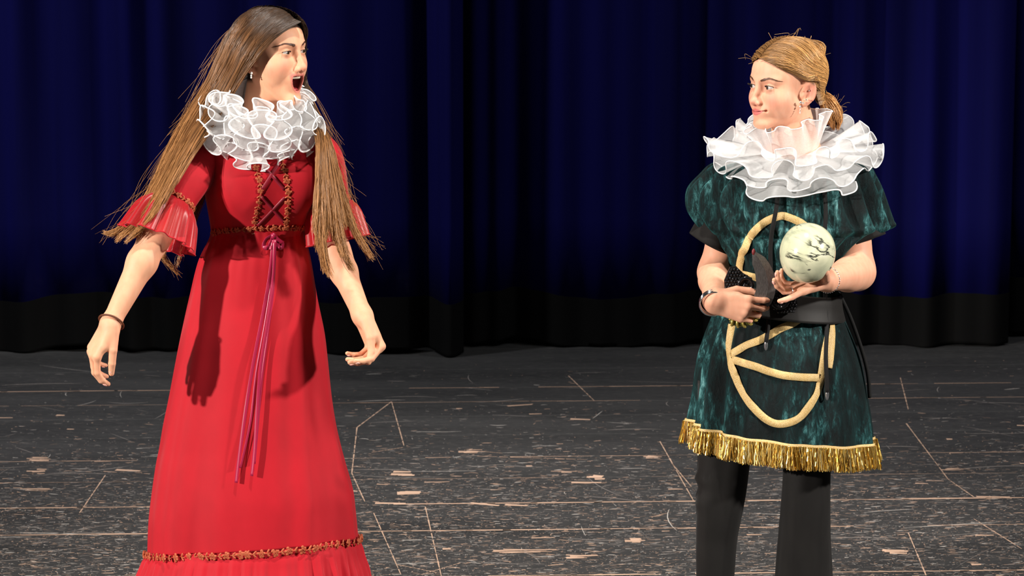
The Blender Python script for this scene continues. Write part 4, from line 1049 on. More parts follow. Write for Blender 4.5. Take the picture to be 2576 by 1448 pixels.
# ------------------------------------------------------------------ the woman in the green tunic
B = empty('person', (0.66, 0.0, 0.0), 'fair-haired woman with a ponytail in a green velvet tunic and black trousers', 'person')
SK_B = srgb(232, 175, 145)
yb_, pb_ = math.radians(-57), math.radians(1)
Fb = np.array((math.sin(yb_)*math.cos(pb_), -math.cos(yb_)*math.cos(pb_), math.sin(pb_))); RB = frame(Fb, (-0.02, 0.0, 1))
SCB = 0.985
HB = px(1972, 216, 0.0)
def hairline_B(P):
    x, y, z = P.T
    a = np.minimum((z-(0.070-(0.080-y)*0.62-4.0*x*x*np.clip((y-0.01)/0.05, 0, 1)))/0.006, (y+0.03)/0.005); b = np.minimum((-0.030-y)/0.005, (z+0.055)/0.01)
    return np.clip(np.maximum(a, b), 0, 1)
OB = dict(id='fair', jaw=0.0, open=0.0, crown=0.006, skin=SK_B, blush=srgb(228, 132, 116), lidc=srgb(200, 142, 120), iris=srgb(46, 42, 36), nose=0.97, lid=(0.0050, 0.0034),
          neck=tuple(RB.T@(px(1998, 400, 0.03)-HB)/SCB), scalp=srgb(112, 78, 46), gaze=(0.20, 1, 0.02), browt=0.0025, browc=srgb(104, 70, 50), hairline=hairline_B, smile=0.003, short=0.90)
shB, elB, wrB = px(1850, 478, 0.02), px(1797, 685, 0.02), px(1797, 757, -0.17)
hB = hand(wrB, (0.93, -0.20, -0.20), (0.22, 0.95, -0.05), 1, ((24, 42, 24), (34, 46, 28), (40, 48, 30), (46, 50, 30)), (6, 1, -4, -9), ((0.72, 0.42, 0.55), (0.92, 0.10, 0.35), (0.95, -0.10, 0.25)), 0.92)
shB2, elB2, wrB2 = px(2134, 478, 0.02), px(2156, 684, -0.03), px(2080, 704, -0.20)
hB2 = hand(wrB2, (-0.86, -0.40, -0.20), (-0.05, -0.12, 1.0), -1, ((-4, 6, 8), (14, 34, 24), (22, 44, 30), (26, 46, 30)), (12, 3, -6, -14), ((0.30, 0.72, 0.35), (0.35, 0.62, 0.75), (0.30, 0.35, 0.95)), 0.92)
c1 = px(1985, 520, 0.02)
def torsoB(p):
    d = ell(p, c1, (0.115, 0.072, 0.17)); pel = px(1960, 850, 0.02)
    d = smin(d, cone(p, c1, pel, 0.075, 0.10), 0.05)
    d = smin(d, cone(p, px(1998, 430, 0.03), px(1870, 470, 0.02), 0.040, 0.034), 0.03); d = smin(d, cone(p, px(1998, 430, 0.03), px(2118, 470, 0.02), 0.040, 0.034), 0.03)
    for kx, kx2, kx3 in ((1822, 1803, 1790), (2030, 2022, 2020)):
        a_, b_, e_ = px(kx, 1020, 0.02), px(kx2, 1360, -0.01), px(kx3, 1690, 0.03)
        d = smin(d, cone(p, a_, b_, 0.048, 0.034), 0.03); d = smin(d, cone(p, b_, e_, 0.034, 0.028), 0.03)
    return d
bodyB = person_body('body', OB, RB, HB, SCB, [arm_sdf(shB, elB, wrB, hB, (0.044, 0.037, 0.035, 0.025)), arm_sdf(shB2, elB2, wrB2, hB2, (0.046, 0.041, 0.039, 0.026))],
                    (torsoB, (c1[0]-0.28, -0.2, 0.05), (c1[0]+0.22, 0.2, 1.46)), SK_B)
adopt(B, bodyB); face_extras(OB, RB, HB, B, SCB); nail_mesh([hB, hB2], 'fingernail', NAIL, B)
pl, pr = px(1788, 1720, 0.03), px(2020, 1720, 0.03)
shoes(B, [(pl[0], -0.02, -0.25), (pr[0], -0.02, -0.05)])
# black trousers and tee shirt
BLK = cloth_mat('black_jersey', (0.0085, 0.0075, 0.0068), 0.8, 0.12, 0.2, 800, 0.1)
def leg(pts, rad, seed):
    C = catmull([px(*q) for q in pts], 90)
    r = np.interp(np.linspace(0, 1, 90), np.linspace(0, 1, len(rad)), rad)
    def fo(v, th):
        f = 0.03*np.sin(3*th+seed+2*v)+0.025*np.sin(5*th+1.7*seed-3*v)+0.018*v*np.sin(9*th+seed)
        if seed == 1: f = f+0.11*np.exp(-((v-0.30)/0.016)**2)*np.clip(np.cos(th-A0), 0, 1)**2-0.06*np.exp(-((v-0.335)/0.014)**2)*np.clip(np.cos(th-A0), 0, 1)+0.06*np.exp(-((v-0.375)/0.02)**2)*np.clip(np.cos(th-A0), 0, 1)**2
        return f
    T, a_, b_ = frames(C); A0 = math.atan2(-b_[0][0], -a_[0][0])
    return cloth_tube(C, r, 96, fo)
mb = MB()
for pts, rad, sd in (([(1830, 960, 0.02), (1824, 1100, 0.0), (1814, 1230, -0.02), (1801, 1350, -0.01), (1797, 1448, 0.0), (1790, 1600, 0.02), (1786, 1740, 0.03)], (0.07, 0.066, 0.060, 0.050, 0.046, 0.052, 0.066), 1),
                     ([(2020, 960, 0.02), (2031, 1100, 0.0), (2028, 1230, -0.01), (2023, 1350, 0.0), (2021, 1448, 0.01), (2020, 1600, 0.02), (2020, 1740, 0.03)], (0.07, 0.056, 0.058, 0.063, 0.069, 0.080, 0.092), 2)):
    G = leg(pts, rad, sd); G[..., 2] = np.maximum(G[..., 2], 0.02); mb.add(G.reshape(-1, 3), grid_faces(G.shape[1], G.shape[0], True))
V, F = ball(px(1930, 960, 0.02), (0.16, 0.10, 0.10), 32, 20); mb.add(V, F)
trous = mb.build('trousers', BLK); solid(trous, 0.002); adopt(B, trous); tag(trous, 'black flared trousers')
for path, rr, sd in (([px(1880, 450, 0.02), px(1852, 480, 0.02), px(1826, 545, 0.02), px(1789, 614, 0.02)], (0.055, 0.058, 0.058, 0.060), 1), ([px(2105, 450, 0.02), px(2130, 480, 0.02), px(2148, 545, 0.01), px(2170, 608, 0.0)], (0.055, 0.056, 0.056, 0.058), 2)):
    C = catmull(path, 30); G = cloth_tube(C, np.interp(np.linspace(0, 1, 30), np.linspace(0, 1, 4), rr), 64, lambda v, th: 0.05*v*np.sin(3*th+sd)+0.03*np.sin(5*th+sd))
    tee = ring_mesh('tee_shirt_sleeve', G, BLK); solid(tee, 0.002); adopt(B, tee)
# velvet tunic
def velvet():
    m, nt, b = nodemat('crushed_green_velvet')
    tc = N(nt, 'ShaderNodeTexCoord'); mp = N(nt, 'ShaderNodeMapping'); mp.inputs['Scale'].default_value = (1, 1, 0.32); nt.links.new(tc.outputs['Object'], mp.inputs[0])
    n1 = N(nt, 'ShaderNodeTexNoise', Scale=70.0, Detail=10.0, Roughness=0.78, Distortion=0.5); nt.links.new(mp.outputs[0], n1.inputs['Vector'])
    n2 = N(nt, 'ShaderNodeTexNoise', Scale=9.0, Detail=4.0, Distortion=0.8); nt.links.new(mp.outputs[0], n2.inputs['Vector'])
    mul = N(nt, 'ShaderNodeMath', operation='MULTIPLY'); nt.links.new(n1.outputs['Fac'], mul.inputs[0])
    r2 = ramp(nt, n2.outputs['Fac'], [(0.30, (0.62,)*3), (0.70, (1.28,)*3)]); nt.links.new(r2.outputs[0], mul.inputs[1])
    r = ramp(nt, mul.outputs[0], [(0.36, (0.0008, 0.0036, 0.004)), (0.49, (0.002, 0.014, 0.015)), (0.57, (0.009, 0.052, 0.054)), (0.65, (0.055, 0.18, 0.185)), (0.74, (0.20, 0.42, 0.42))])
    nt.links.new(r.outputs[0], b.inputs['Base Color']); b.inputs['Roughness'].default_value = 0.6; b.inputs['Specular IOR Level'].default_value = 0.2
    b.inputs['Sheen Weight'].default_value = 0.25; b.inputs['Sheen Roughness'].default_value = 0.35; b.inputs['Sheen Tint'].default_value = (0.15, 0.75, 0.75, 1)
    bp = N(nt, 'ShaderNodeBump', Strength=0.7, Distance=0.006); nt.links.new(n1.outputs['Fac'], bp.inputs['Height']); nt.links.new(bp.outputs[0], b.inputs['Normal'])
    return m
VELVET = velvet()
def fold_t(v, th):
    up = np.clip(1-v/0.48, 0, 1); dn = np.clip((v-0.5)/0.5, 0, 1); t = wrap(th)
    pl = np.sin(23*t+1.6*np.sin(3*t)+0.6)
    f = 0.190*np.clip(v/0.12, 0, 1)*np.clip(1-v/0.6, 0.15, 1)*np.sign(pl)*np.abs(pl)**0.8*(0.35+0.65*np.clip((np.abs(t)-0.45)/0.4, 0, 1))
    f += dn*(0.035*np.sin(11*t+0.8)+0.022*np.sin(19*t+2))+0.03*np.exp(-((v-0.53)/0.06)**2)*np.sin(26*t)
    return f
TR = [(394, 1940, 2056), (400, 1872, 2118), (412, 1818, 2158), (440, 1786, 2177), (476, 1755, 2195), (520, 1749, 2213), (552, 1761, 2228), (566, 1768, 2236), (580, 1778, 2212), (600, 1793, 2182), (640, 1822, 2138), (680, 1838, 2112), (720, 1838, 2106),
      (760, 1826, 2110), (800, 1802, 2122), (900, 1770, 2160), (1000, 1757, 2180), (1050, 1750, 2188), (1085, 1746, 2192)]
G, th, v = rings(TR, 300, 170, lambda t: np.interp(t, [0, 0.1, 0.25, 0.45, 0.6, 1], [0.9, 0.58, 0.53, 0.56, 0.88, 0.72]), 2.1, fold_t, 0.02)
G[..., 2] += -0.024*(np.clip((v[:, None]-0.6)/0.4, 0, 1)**2)*np.sin(th)[None]
tunic = ring_mesh('tunic', G, VELVET, cap0=True); solid(tunic, 0.003); adopt(B, tunic); tag(tunic, 'dark green crushed velvet tunic with wide sleeves')
bv_t = bvh_of(tunic); hem = G[-1]
def braid_mat():
    m, nt, b = nodemat('gold_braid'); tc = N(nt, 'ShaderNodeTexCoord')
    vz = N(nt, 'ShaderNodeTexVoronoi', Scale=620.0); nt.links.new(tc.outputs['Object'], vz.inputs['Vector'])
    r = ramp(nt, vz.outputs['Distance'], [(0.1, srgb(240, 214, 156)), (0.75, srgb(204, 166, 100))]); nt.links.new(r.outputs[0], b.inputs['Base Color'])
    b.inputs['Roughness'].default_value = 0.45
    bp = N(nt, 'ShaderNodeBump', Strength=0.6, Distance=0.001); nt.links.new(vz.outputs['Distance'], bp.inputs['Height']); nt.links.new(bp.outputs[0], b.inputs['Normal'])
    return m
BRAID = braid_mat()
for path in ([(1860, 690), (1866, 645), (1884, 602), (1912, 567), (1945, 548), (1973, 543), (2002, 553), (2030, 575), (2060, 620)],
             [(1856, 684), (1890, 692), (1940, 710), (1995, 722)],
             [(1842, 890), (1870, 873), (1920, 851), (1960, 829), (2000, 809), (2054, 777)],
             [(1843, 904), (1890, 918), (1940, 935), (1990, 946), (2064, 950)],
             [(1842, 815), (1836, 870), (1843, 925), (1868, 983), (1904, 1034), (1945, 1062), (1985, 1062), (2020, 1040), (2046, 1002), (2062, 960), (2072, 905), (2078, 850)],
             [(2084, 768), (2091, 830), (2088, 890), (2083, 925)]):
    V, F = band_on(bv_t, path, 0.0190, 0.004, 5, 0.0012); o = mesh('gold_braid', V, F, BRAID); o.parent = tunic
# fringe
hc_ = hem.mean(0); hn = hem-hc_; hn[:, 2] = 0; hn /= np.linalg.norm(hn, axis=1)[:, None]
cl = np.vstack([hem, hem[:1]]); cn = np.vstack([hn, hn[:1]])
V, F = strip(cl+cn*0.003, np.tile((0, 0, 1.0), (len(cl), 1)), cn, 0.012, 0.002); o = mesh('fringe_heading', V, F, BRAID); o.parent = tunic
rs = np.random.RandomState(8); nF = 5200
u = rs.rand(nF)*len(hem); i = u.astype(int); f = (u-i)[:, None]; base = cl[i]*(1-f)+cl[i+1]*f; nn = cn[i]*(1-f)+cn[i+1]*f
tw = np.stack([-nn[:, 1], nn[:, 0], nn[:, 2]], 1); Ls = 0.050+0.008*rs.rand(nF)
clump = np.sin(u*2.1)+np.sin(u*0.77+1)
t = np.linspace(0, 1, 6)[None, :, None]
Pf = base[:, None]+nn[:, None]*(0.004+0.006*rs.rand(nF)[:, None, None]+t*(0.006+0.004*clump[:, None, None]))+tw[:, None]*(rs.normal(size=(nF, 1, 1))*0.004*t+0.0012*np.sin(t*14+rs.rand(nF, 1, 1)*6.3))-np.array((0, 0, 1.0))*t*Ls[:, None, None]
cf = np.array([srgb(238, 206, 120), srgb(206, 164, 70), srgb(250, 232, 170), srgb(150, 108, 36)])[rs.choice(4, nF, p=(0.4, 0.3, 0.15, 0.15))]
m, nt, b = nodemat('gold_tinsel'); a_ = N(nt, 'ShaderNodeAttribute', attribute_name='col'); nt.links.new(a_.outputs['Color'], b.inputs['Base Color']); b.inputs['Metallic'].default_value = 0.75; b.inputs['Roughness'].default_value = 0.28
fr = strands(Pf, 0.0010, 0.0008, 'gold_fringe', m, None, cf); fr.data.polygons.foreach_set('use_smooth', np.zeros(len(fr.data.polygons), bool)); fr.parent = tunic; tag(fr, 'gold tinsel fringe along the tunic hem', None, None, 'stuff')
# black cords
CORD = cloth_mat('black_cord', (0.006, 0.006, 0.006), 0.7, 0.1, 0.2, 400, 0.4)
for path in ([(1951, 488), (1948, 540), (1944, 600), (1940, 660), (1938, 730), (1936, 800), (1928, 862)], [(2075, 452), (2074, 500), (2072, 580), (2070, 660), (2070, 740), (2073, 800), (2074, 880), (2078, 940), (2080, 985)]):
    P, Nn = hits(bv_t, dense(path, 12), 0.010)
    for _ in range(6): P[1:-1] = (P[:-2]+2*P[1:-1]+P[2:])/4
    V, F = tube(P, 0.0052, 8); o = mesh('cord', V, F, CORD); o.parent = tunic
    V, F = ball(P[-1]+np.array((0, 0, -0.006)), (0.005, 0.005, 0.014), 10, 8); o = mesh('cord_end', V, F, simple('cord_tip', (0.35, 0.35, 0.36), 0.25, 0.8)); o.parent = tunic
V, F = tube(catmull([px(2112, 740, 0.0), px(2140, 800, 0.02), px(2168, 880, 0.03), px(2183, 940, 0.03), px(2188, 1000, 0.03)], 40), 0.005, 8); mesh('cord', V, F, CORD).parent = tunic
# belt with two beaded clasps
BELT = cloth_mat('black_elastic', (0.012, 0.011, 0.010), 0.55, 0.1, 0.1, 900, 0.15)
G, th, v = rings([(722, 1836, 2110), (738, 1832, 2112), (760, 1826, 2114), (786, 1812, 2120)], 160, 14, lambda t: 0.93, 2.1, lambda v, th: 0.035+0*v*th, 0.02)
G[..., 2] += -0.020*np.sin(th)[None]+0.004
belt = ring_mesh('belt', G, BELT); solid(belt, 0.003); adopt(B, belt); tag(belt, 'wide black elastic belt with beaded clasps')
bv_l = bvh_of(belt); JET = simple('jet_bead', (0.008, 0.008, 0.009), 0.12); JETP = simple('jet_plate', (0.006, 0.006, 0.006), 0.45)
def clasp(poly, ringc, rr):
    c2 = np.mean(poly, 0); o_, d_ = ray(*c2); h = bv_l.ray_cast(o_, d_)
    c = np.array(h[0]) if h[0] is not None else px(c2[0], c2[1], -0.11)
    c = c+np.array((0, -0.012, 0)); Y = min(c[1], -0.135)
    mb = MB(); P = [px(x, y, Y) for x, y in poly]; n = len(P)
    V = P+[p+np.array((0, 0.010, 0)) for p in P]; mb.add(V, [tuple(range(n))[::-1], tuple(range(n, 2*n))]+[(i, (i+1) % n, n+(i+1) % n, n+i) for i in range(n)])
    pl_ = mb.build('clasp', JETP, belt, False); tag(pl_, 'glossy black beaded belt clasp')
    bead = MB(); xs = [p[0] for p in poly]; ys = [p[1] for p in poly]
    def inside(x, y):
        s = False
        for i in range(n):
            (x1, y1), (x2, y2) = poly[i], poly[(i+1) % n]
            if (y1 > y) != (y2 > y) and x < (x2-x1)*(y-y1)/(y2-y1)+x1: s = not s
        return s
    r2 = np.random.RandomState(int(c2[0]))
    for y in np.arange(min(ys), max(ys), 7.5):
        for k, x in enumerate(np.arange(min(xs), max(xs), 7.5)):
            xx = x+(3.7 if int((y-min(ys))/7.5) % 2 else 0)
            if inside(xx, y) and math.hypot(xx-ringc[0], y-ringc[1]) > rr*0.75:
                V, F = ball(px(xx+r2.normal()*0.6, y+r2.normal()*0.6, Y-0.001), (0.0033, 0.003, 0.0033), 8, 6); bead.add(V, F)
    for k in range(7): V, F = ball(px(ringc[0]+r2.normal()*rr*0.3, ringc[1]+r2.normal()*rr*0.3, Y-0.002), 0.0034, 8, 6); bead.add(V, F)
    bo = bead.build('beads', JET, belt); bo['kind'] = 'stuff'
    a = np.linspace(0, 2*np.pi, 32, endpoint=False); V, F = tube(np.array([px(ringc[0]+rr*math.cos(q), ringc[1]+rr*math.sin(q), Y-0.004) for q in a]), 0.0045, 10, closed=True); mesh('clasp_ring', V, F, JET, belt)
clasp([(1836, 672), (1852, 670), (1870, 688), (1892, 700), (1896, 730), (1880, 742), (1824, 738), (1822, 705)], (1876, 716), 17)
clasp([(1932, 720), (1968, 716), (2002, 722), (2006, 770), (1996, 786), (1958, 788), (1936, 770)], (1962, 752), 22)
# ruff
ruffB = empty('ruff', (0, 0, 0), None, None); tag(ruffB, 'white organza ruff, standing frill above wide flat frills')
cB = px(1996, 374, 0.0); uB = unit((-0.03, -0.20, 0.97)); dB = (-0.1, -1, 0)
ORG2 = organza_mat('organza_crisp', 0.56, (0.96, 0.96, 0.96))
ORG3 = organza_mat('organza_sheer', 0.40, (0.95, 0.95, 0.95))
ruff_build(B, ruffB, [
    dict(c=cB, up=unit((-0.24, -0.12, 0.96)), tilt_dir=dB, r0=0.062, r1=0.088, h0=-0.004, h1=0.076, n=9, amp=0.012, tang=-0.005, jit=0.8, seed=11, rad=0.0011),
    dict(c=cB, up=uB, tilt_dir=dB, r0=0.062, r1=0.185, h0=0.0, h1=0.030, n=12, amp=0.020, tang=-0.009, jit=0.9, seed=12, rad=0.0014, ell_=(0.74, 1.0), prof=0.9),
    dict(c=cB, up=uB, tilt_dir=dB, r0=0.062, r1=0.195, h0=-0.004, h1=-0.012, n=11, amp=0.018, tang=-0.009, jit=0.9, seed=13, rad=0.0014, ell_=(0.74, 1.0)),
    dict(c=cB, up=uB, tilt_dir=dB, r0=0.062, mat=ORG3, r1=0.190, h0=-0.008, h1=-0.038, n=10, amp=0.013, tang=-0.008, jit=0.9, seed=14, rad=0.0017, ell_=(0.84, 1.0), prof=0.7),
    dict(c=cB, up=uB, tilt_dir=dB, r0=0.062, mat=ORG3, r1=0.172, h0=-0.010, h1=-0.066, n=9, amp=0.008, tang=-0.006, jit=0.9, seed=15, rad=0.0017, ell_=(0.93, 0.95), prof=0.62),
], ORG2)
# jewellery
gB = to_head(OB, RB, HB, SCB)
for (x, y, Y, r, m_, dr) in ((2014, 257, -0.07, 0.0034, SILVER, 0), (2020, 259, -0.07, 0.0024, SILVER, 0), (2028, 251, -0.06, 0.0022, SILVER, 0), (2036, 226, -0.05, 0.0024, SILVER, 0), (2013, 268, -0.068, 0.0026, SILVER, 3)):
    stud(gB, x, y, Y, r, m_, 'earring', B, dr)
axB = wrB-elB
for k, (dd, t_) in enumerate(((0.012, 0.0022), (0.019, 0.0018), (0.027, 0.0024))): bracelet(wrB-unit(axB)*(dd-0.02)+np.array((-0.003, 0, -0.004)), axB+np.array((0.06, 0, -0.03)), 0.0305, t_, SILVER, 'bracelet', B, ov=(1.0, 1.12))
bracelet(wrB2+unit(wrB2-elB2)*(-0.004), wrB2-elB2, 0.0305, 0.0022, SILVER, 'bead_bracelet', B, beads=34)
fm = hB2['fingers'][1][0]; bracelet(fm[0]+(fm[1]-fm[0])*0.55, fm[1]-fm[0], 0.0092, 0.0015, SILVER, 'finger_ring', B)
# hair combed back into a low ponytail
rs = np.random.RandomState(41); TIE = np.array((0.0, -0.108, -0.022)); paths = []
nB = 5200
ys_ = np.linspace(0.076, -0.045, 40); zz_ = np.linspace(0.03, 0.14, 221)
top_ = np.array([zz_[np.where(OB['sdf'](np.stack([0*zz_, 0*zz_+y_, zz_], 1).astype(np.float32)) < 0)[0].max(initial=0)] for y_ in ys_])
for k in range(nB):
    s = -1 if rs.rand() < 0.62 else 1; q = rs.rand()
    if rs.rand() < 0.62:        # from the parting
        y_ = 0.072-0.112*q; S_ = np.array((s*0.003+rs.normal()*0.002, y_, np.interp(-y_, -ys_, top_))); wy, wz = 0.000-0.075*q, 0.050+0.045*q-0.022*rs.rand()*(1-q); wx = 0.074-0.018*q
    else:                       # from the hairline down to the ear
        S_ = np.array((s*(0.004+0.070*q**0.8), 0.078-0.088*q**1.25, 0.071-0.054*q)); wy, wz = -0.005-0.045*q, 0.048-0.048*q; wx = 0.076
        if rs.rand() < 0.22: S_ = np.array((s*0.070, -0.036-0.02*q, 0.010-0.055*q)); wy, wz, wx = -0.058-0.01*q, 0.004-0.036*q, 0.064
    Wp = np.array((s*wx, wy-0.012*rs.rand(), wz+rs.normal()*0.004)); W2 = np.array((s*0.052*(1-0.35*q*(wz > 0.05)), -0.085, Wp[2]*0.55-0.004))
    paths.append(catmull([S_, S_*0.42+Wp*0.62, Wp*0.98, W2, TIE+rs.normal(size=3)*np.array((0.006, 0.003, 0.006)), TIE+np.array((0, -0.026, -0.030))+rs.normal(size=3)*0.004], 16))
P = (np.array(paths)*SCB)@RB.T+HB
P = push_out(P, gB, (0.0015+0.0095*rs.rand(nB, 1)**1.5)*np.interp(np.linspace(0, 1, 16), [0, 0.12, 0.8, 1], [0.3, 1, 1, 1])[None], 5)
GOLD = [(0, srgb(134, 96, 58)), (0.25, srgb(186, 140, 86)), (0.6, srgb(204, 154, 94)), (1, srgb(160, 112, 66))]
setsB = [(P, tint(nB, 16, GOLD, 51, 0.30))]
tie = HB+RB@(TIE*SCB)
tp = [[(2062, 232, 0.055), (2092, 246, 0.06), (2112, 285, 0.07), (2106, 330, 0.06)], [(2066, 238, 0.05), (2084, 258, 0.05), (2100, 292, 0.05), (2100, 332, 0.05)], [(2066, 246, 0.045), (2070, 266, 0.045), (2080, 300, 0.045), (2088, 330, 0.045)]]
P2 = sheet(tp, 1700, 11, (0.02, 0.035, 0.04, 0.025), 43, 0.003, 14); setsB.append((P2, tint(1700, 11, [(0, srgb(150, 104, 60)), (0.4, srgb(204, 150, 90)), (1, srgb(180, 126, 72))], 52)))
fly = []
for k in range(26):             # loose hairs on the crown and neck
    a = rs.uniform(-1.9, 1.2); c3 = np.array((1985+92*math.sin(a), 190-98*math.cos(a), 0.0)); e = c3+np.array((rs.normal()*14, -abs(rs.normal())*9, 0)); m3 = (c3+e)/2+np.array((rs.normal()*12, -rs.rand()*16, 0))
    fly.append([px(*z) for z in catmull([c3+np.array((-6*math.sin(a), 8*math.cos(a), 0)), m3, e], 12)])
for k in range(14):
    c3 = np.array((2095+rs.normal()*10, 262+rs.rand()*40, 0.06)); e = c3+np.array((10+rs.rand()*26, rs.normal()*22, 0)); fly.append([px(*z) for z in catmull([c3, (c3+e)/2+np.array((4, -6, 0)), e], 12)])
flyB = (np.array(fly), tint(40, 12, [(0, srgb(170, 124, 74)), (1, srgb(190, 150, 96))], 53))
hairB = hair_join(setsB, B, 0.00055, 0.0004, 'hair', flyB); tag(hairB, 'fair hair parted and combed back into a low ponytail')
V, F = tube(np.array([tie+RB@np.array((0.019*math.cos(q), -0.002, 0.019*math.sin(q))) for q in np.linspace(0, 2*np.pi, 24, endpoint=False)]), 0.005, 8, closed=True)
o = mesh('hair_tie', V, F, CORD); adopt(B, o)
# ------------------------------------------------------------------ things in her hands
def stone():
    m, nt, b = nodemat('pale_green_marble'); tc = N(nt, 'ShaderNodeTexCoord')
    n0 = N(nt, 'ShaderNodeTexNoise', Scale=14.0, Detail=6.0, Distortion=0.6); nt.links.new(tc.outputs['Object'], n0.inputs['Vector'])
    base = ramp(nt, n0.outputs['Fac'], [(0.30, srgb(140, 148, 128)), (0.44, srgb(200, 203, 170)), (0.58, srgb(220, 220, 186)), (0.74, srgb(236, 236, 214))])
    mp = N(nt, 'ShaderNodeMapping'); mp.inputs['Scale'].default_value = (1.0, 1.0, 2.4); mp.inputs['Rotation'].default_value = (0, math.radians(24), 0); nt.links.new(tc.outputs['Object'], mp.inputs[0])
    nv = N(nt, 'ShaderNodeTexNoise', Scale=6.0, Detail=6.0, Roughness=0.55, Distortion=0.8); nt.links.new(mp.outputs[0], nv.inputs['Vector'])
    ab = N(nt, 'ShaderNodeMath', operation='SUBTRACT'); nt.links.new(nv.outputs['Fac'], ab.inputs[0]); ab.inputs[1].default_value = 0.5
    aa = N(nt, 'ShaderNodeMath', operation='ABSOLUTE'); nt.links.new(ab.outputs[0], aa.inputs[0])
    vein = ramp(nt, aa.outputs[0], [(0.0, (1, 1, 1)), (0.010, (0.8, 0.8, 0.8)), (0.022, (0, 0, 0))])
    nm = N(nt, 'ShaderNodeTexNoise', Scale=11.0, Detail=2.0); nt.links.new(tc.outputs['Object'], nm.inputs['Vector']); msk = ramp(nt, nm.outputs['Fac'], [(0.46, (0, 0, 0)), (0.56, (1, 1, 1))])
    mu = N(nt, 'ShaderNodeMath', operation='MULTIPLY'); nt.links.new(vein.outputs[0], mu.inputs[0]); nt.links.new(msk.outputs[0], mu.inputs[1])
    nb = N(nt, 'ShaderNodeTexNoise', Scale=13.0, Detail=5.0, Roughness=0.6); nt.links.new(mp.outputs[0], nb.inputs['Vector']); blot = ramp(nt, nb.outputs['Fac'], [(0.56, (0, 0, 0)), (0.72, (0.8,)*3)])
    m1 = N(nt, 'ShaderNodeMix', data_type='RGBA'); nt.links.new(blot.outputs[0], m1.inputs[0]); nt.links.new(base.outputs[0], m1.inputs[6]); m1.inputs[7].default_value = (*srgb(96, 104, 96), 1)
    m2 = N(nt, 'ShaderNodeMix', data_type='RGBA'); nt.links.new(mu.outputs[0], m2.inputs[0]); nt.links.new(m1.outputs[2], m2.inputs[6]); m2.inputs[7].default_value = (*srgb(34, 38, 36), 1)
    nt.links.new(m2.outputs[2], b.inputs['Base Color']); b.inputs['Roughness'].default_value = 0.16; b.inputs['Coat Weight'].default_value = 0.4; b.inputs['Coat Roughness'].default_value = 0.05
    return m
bc = px(2031, 637, -0.262)
V, F = ball((0, 0, 0), (0.0665, 0.066, 0.0720), 64, 44); V = np.array(V)
V *= (1+0.018*np.sin(V[:, :1]*38+1)*np.cos(V[:, 2:]*30)+0.012*np.sin(V[:, 1:2]*44+V[:, 2:]*26))
stone_ball = mesh('stone_ball', V, F, stone()); stone_ball.location = bc; stone_ball.rotation_euler = (0, math.radians(8), 0)
tag(stone_ball, 'polished pale green marble ball with dark veins resting on an open palm', 'stone ball')
# curved dagger
DY = -0.150
dag = empty('dagger', px(1885, 792, DY), 'dark curved dagger with a gold wound handle held point up', 'dagger')
cl_ = catmull([px(x, y, DY-0.016) for x, y in ((1904, 772), (1922, 745), (1927, 715), (1921, 682), (1908, 655), (1894, 630))], 40)
wd = np.interp(np.linspace(0, 1, 40), [0, 0.15, 0.5, 0.8, 1], [0.034, 0.046, 0.046, 0.034, 0.003])
T = np.gradient(cl_, axis=0); T /= np.linalg.norm(T, axis=1)[:, None]; Sd = np.cross(T, (0, 1, 0)); Sd /= np.linalg.norm(Sd, axis=1)[:, None]; yv = np.array((0, 1.0, 0))
rows = []
for c, s, w_ in zip(cl_, Sd, wd): rows += [c-s*w_/2, c-s*w_*0.1-yv*0.0032, c+s*w_/2, c-s*w_*0.1+yv*0.0032]
F = [(i*4+j, i*4+(j+1) % 4, (i+1)*4+(j+1) % 4, (i+1)*4+j) for i in range(39) for j in range(4)]+[(0, 1, 2, 3), (159, 158, 157, 156)]
m, nt, b = nodemat('dark_blade_steel'); nz = N(nt, 'ShaderNodeTexNoise', Scale=18.0, Detail=3.0); r = ramp(nt, nz.outputs['Fac'], [(0.3, (0.13, 0.115, 0.11)), (0.7, (0.22, 0.20, 0.19))]); nt.links.new(r.outputs[0], b.inputs['Base Color'])
b.inputs['Metallic'].default_value = 0.7; b.inputs['Roughness'].default_value = 0.34
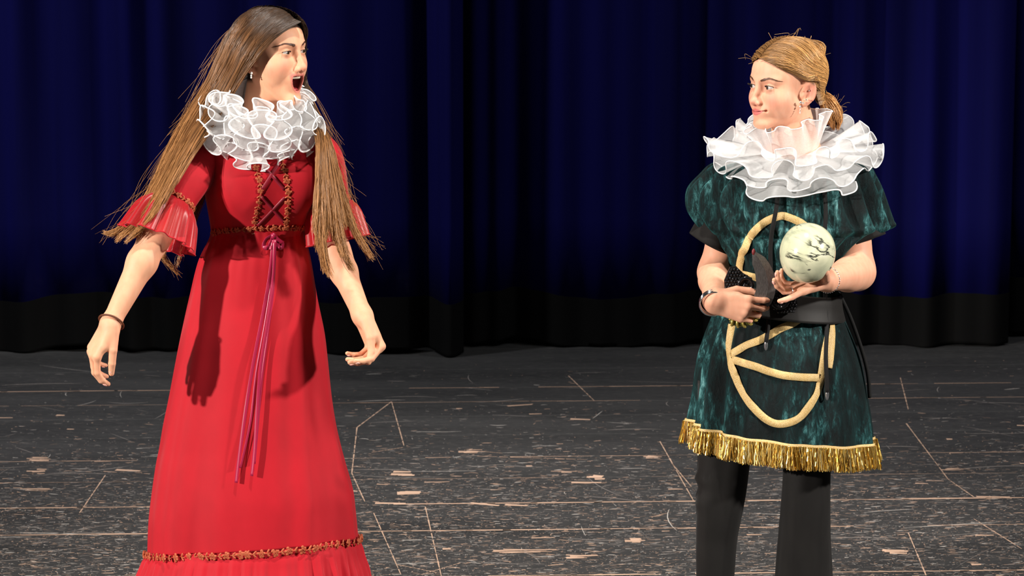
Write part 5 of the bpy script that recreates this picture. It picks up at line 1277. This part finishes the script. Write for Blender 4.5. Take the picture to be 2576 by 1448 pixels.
blade = mesh('blade', rows, F, m, smooth=False); adopt(dag, blade)
tipc = cl_[-2]; V, Fb_ = ball(tipc, (0.0045, 0.004, 0.008), 12, 8); tip = mesh('blade_tip', V, Fb_, simple('red_tip', srgb(120, 40, 44), 0.5)); adopt(dag, tip); tag(tip, 'small red tip')
GOLDM = simple('handle_gold', srgb(196, 176, 92), 0.32, 0.6); GREENM = simple('handle_dark', srgb(92, 94, 42), 0.45, 0.3)
hc2 = catmull([px(x, y, DY+dy) for x, y, dy in ((1906, 770, 0.0), (1898, 782, 0.0), (1888, 794, 0.0), (1874, 804, 0.0))], 30); V, F = tube(hc2, 0.0105, 14); h_ = mesh('handle', V, F, GREENM); adopt(dag, h_)
Th, Ah, Bh = frames(hc2); a = np.linspace(0, 2*np.pi*6, 30); wr = np.array([np.interp(np.linspace(0, 29, 150), np.arange(30), hc2[:, k]) for k in range(3)]).T; aa = np.linspace(0, 2*np.pi*7, 150)
Ai = np.repeat(Ah, 5, 0); Bi = np.repeat(Bh, 5, 0); V, F = tube(wr+Ai*np.cos(aa)[:, None]*0.0108+Bi*np.sin(aa)[:, None]*0.0108, 0.0022, 6); o = mesh('gold_wire', V, F, GOLDM); adopt(dag, o)
pc = catmull([px(x, y, DY-0.004) for x, y in ((1836, 806), (1850, 811), (1868, 813), (1884, 808), (1898, 798), (1903, 792))], 40); V, F = tube(pc, np.interp(np.linspace(0, 1, 40), [0, 0.1, 0.5, 0.9, 1], [0.004, 0.0075, 0.009, 0.008, 0.005]), 12); o = mesh('pommel', V, F, GREENM); adopt(dag, o)
Tp, Ap, Bp = frames(pc); aa = np.linspace(0, 2*np.pi*6, 200); pi_ = np.array([np.interp(np.linspace(0, 39, 200), np.arange(40), pc[:, k]) for k in range(3)]).T; Ai = np.repeat(Ap, 5, 0); Bi = np.repeat(Bp, 5, 0)
V, F = tube(pi_+Ai*np.cos(aa)[:, None]*0.0086+Bi*np.sin(aa)[:, None]*0.0086, 0.0036, 6); o = mesh('gold_wire', V, F, GOLDM); adopt(dag, o)
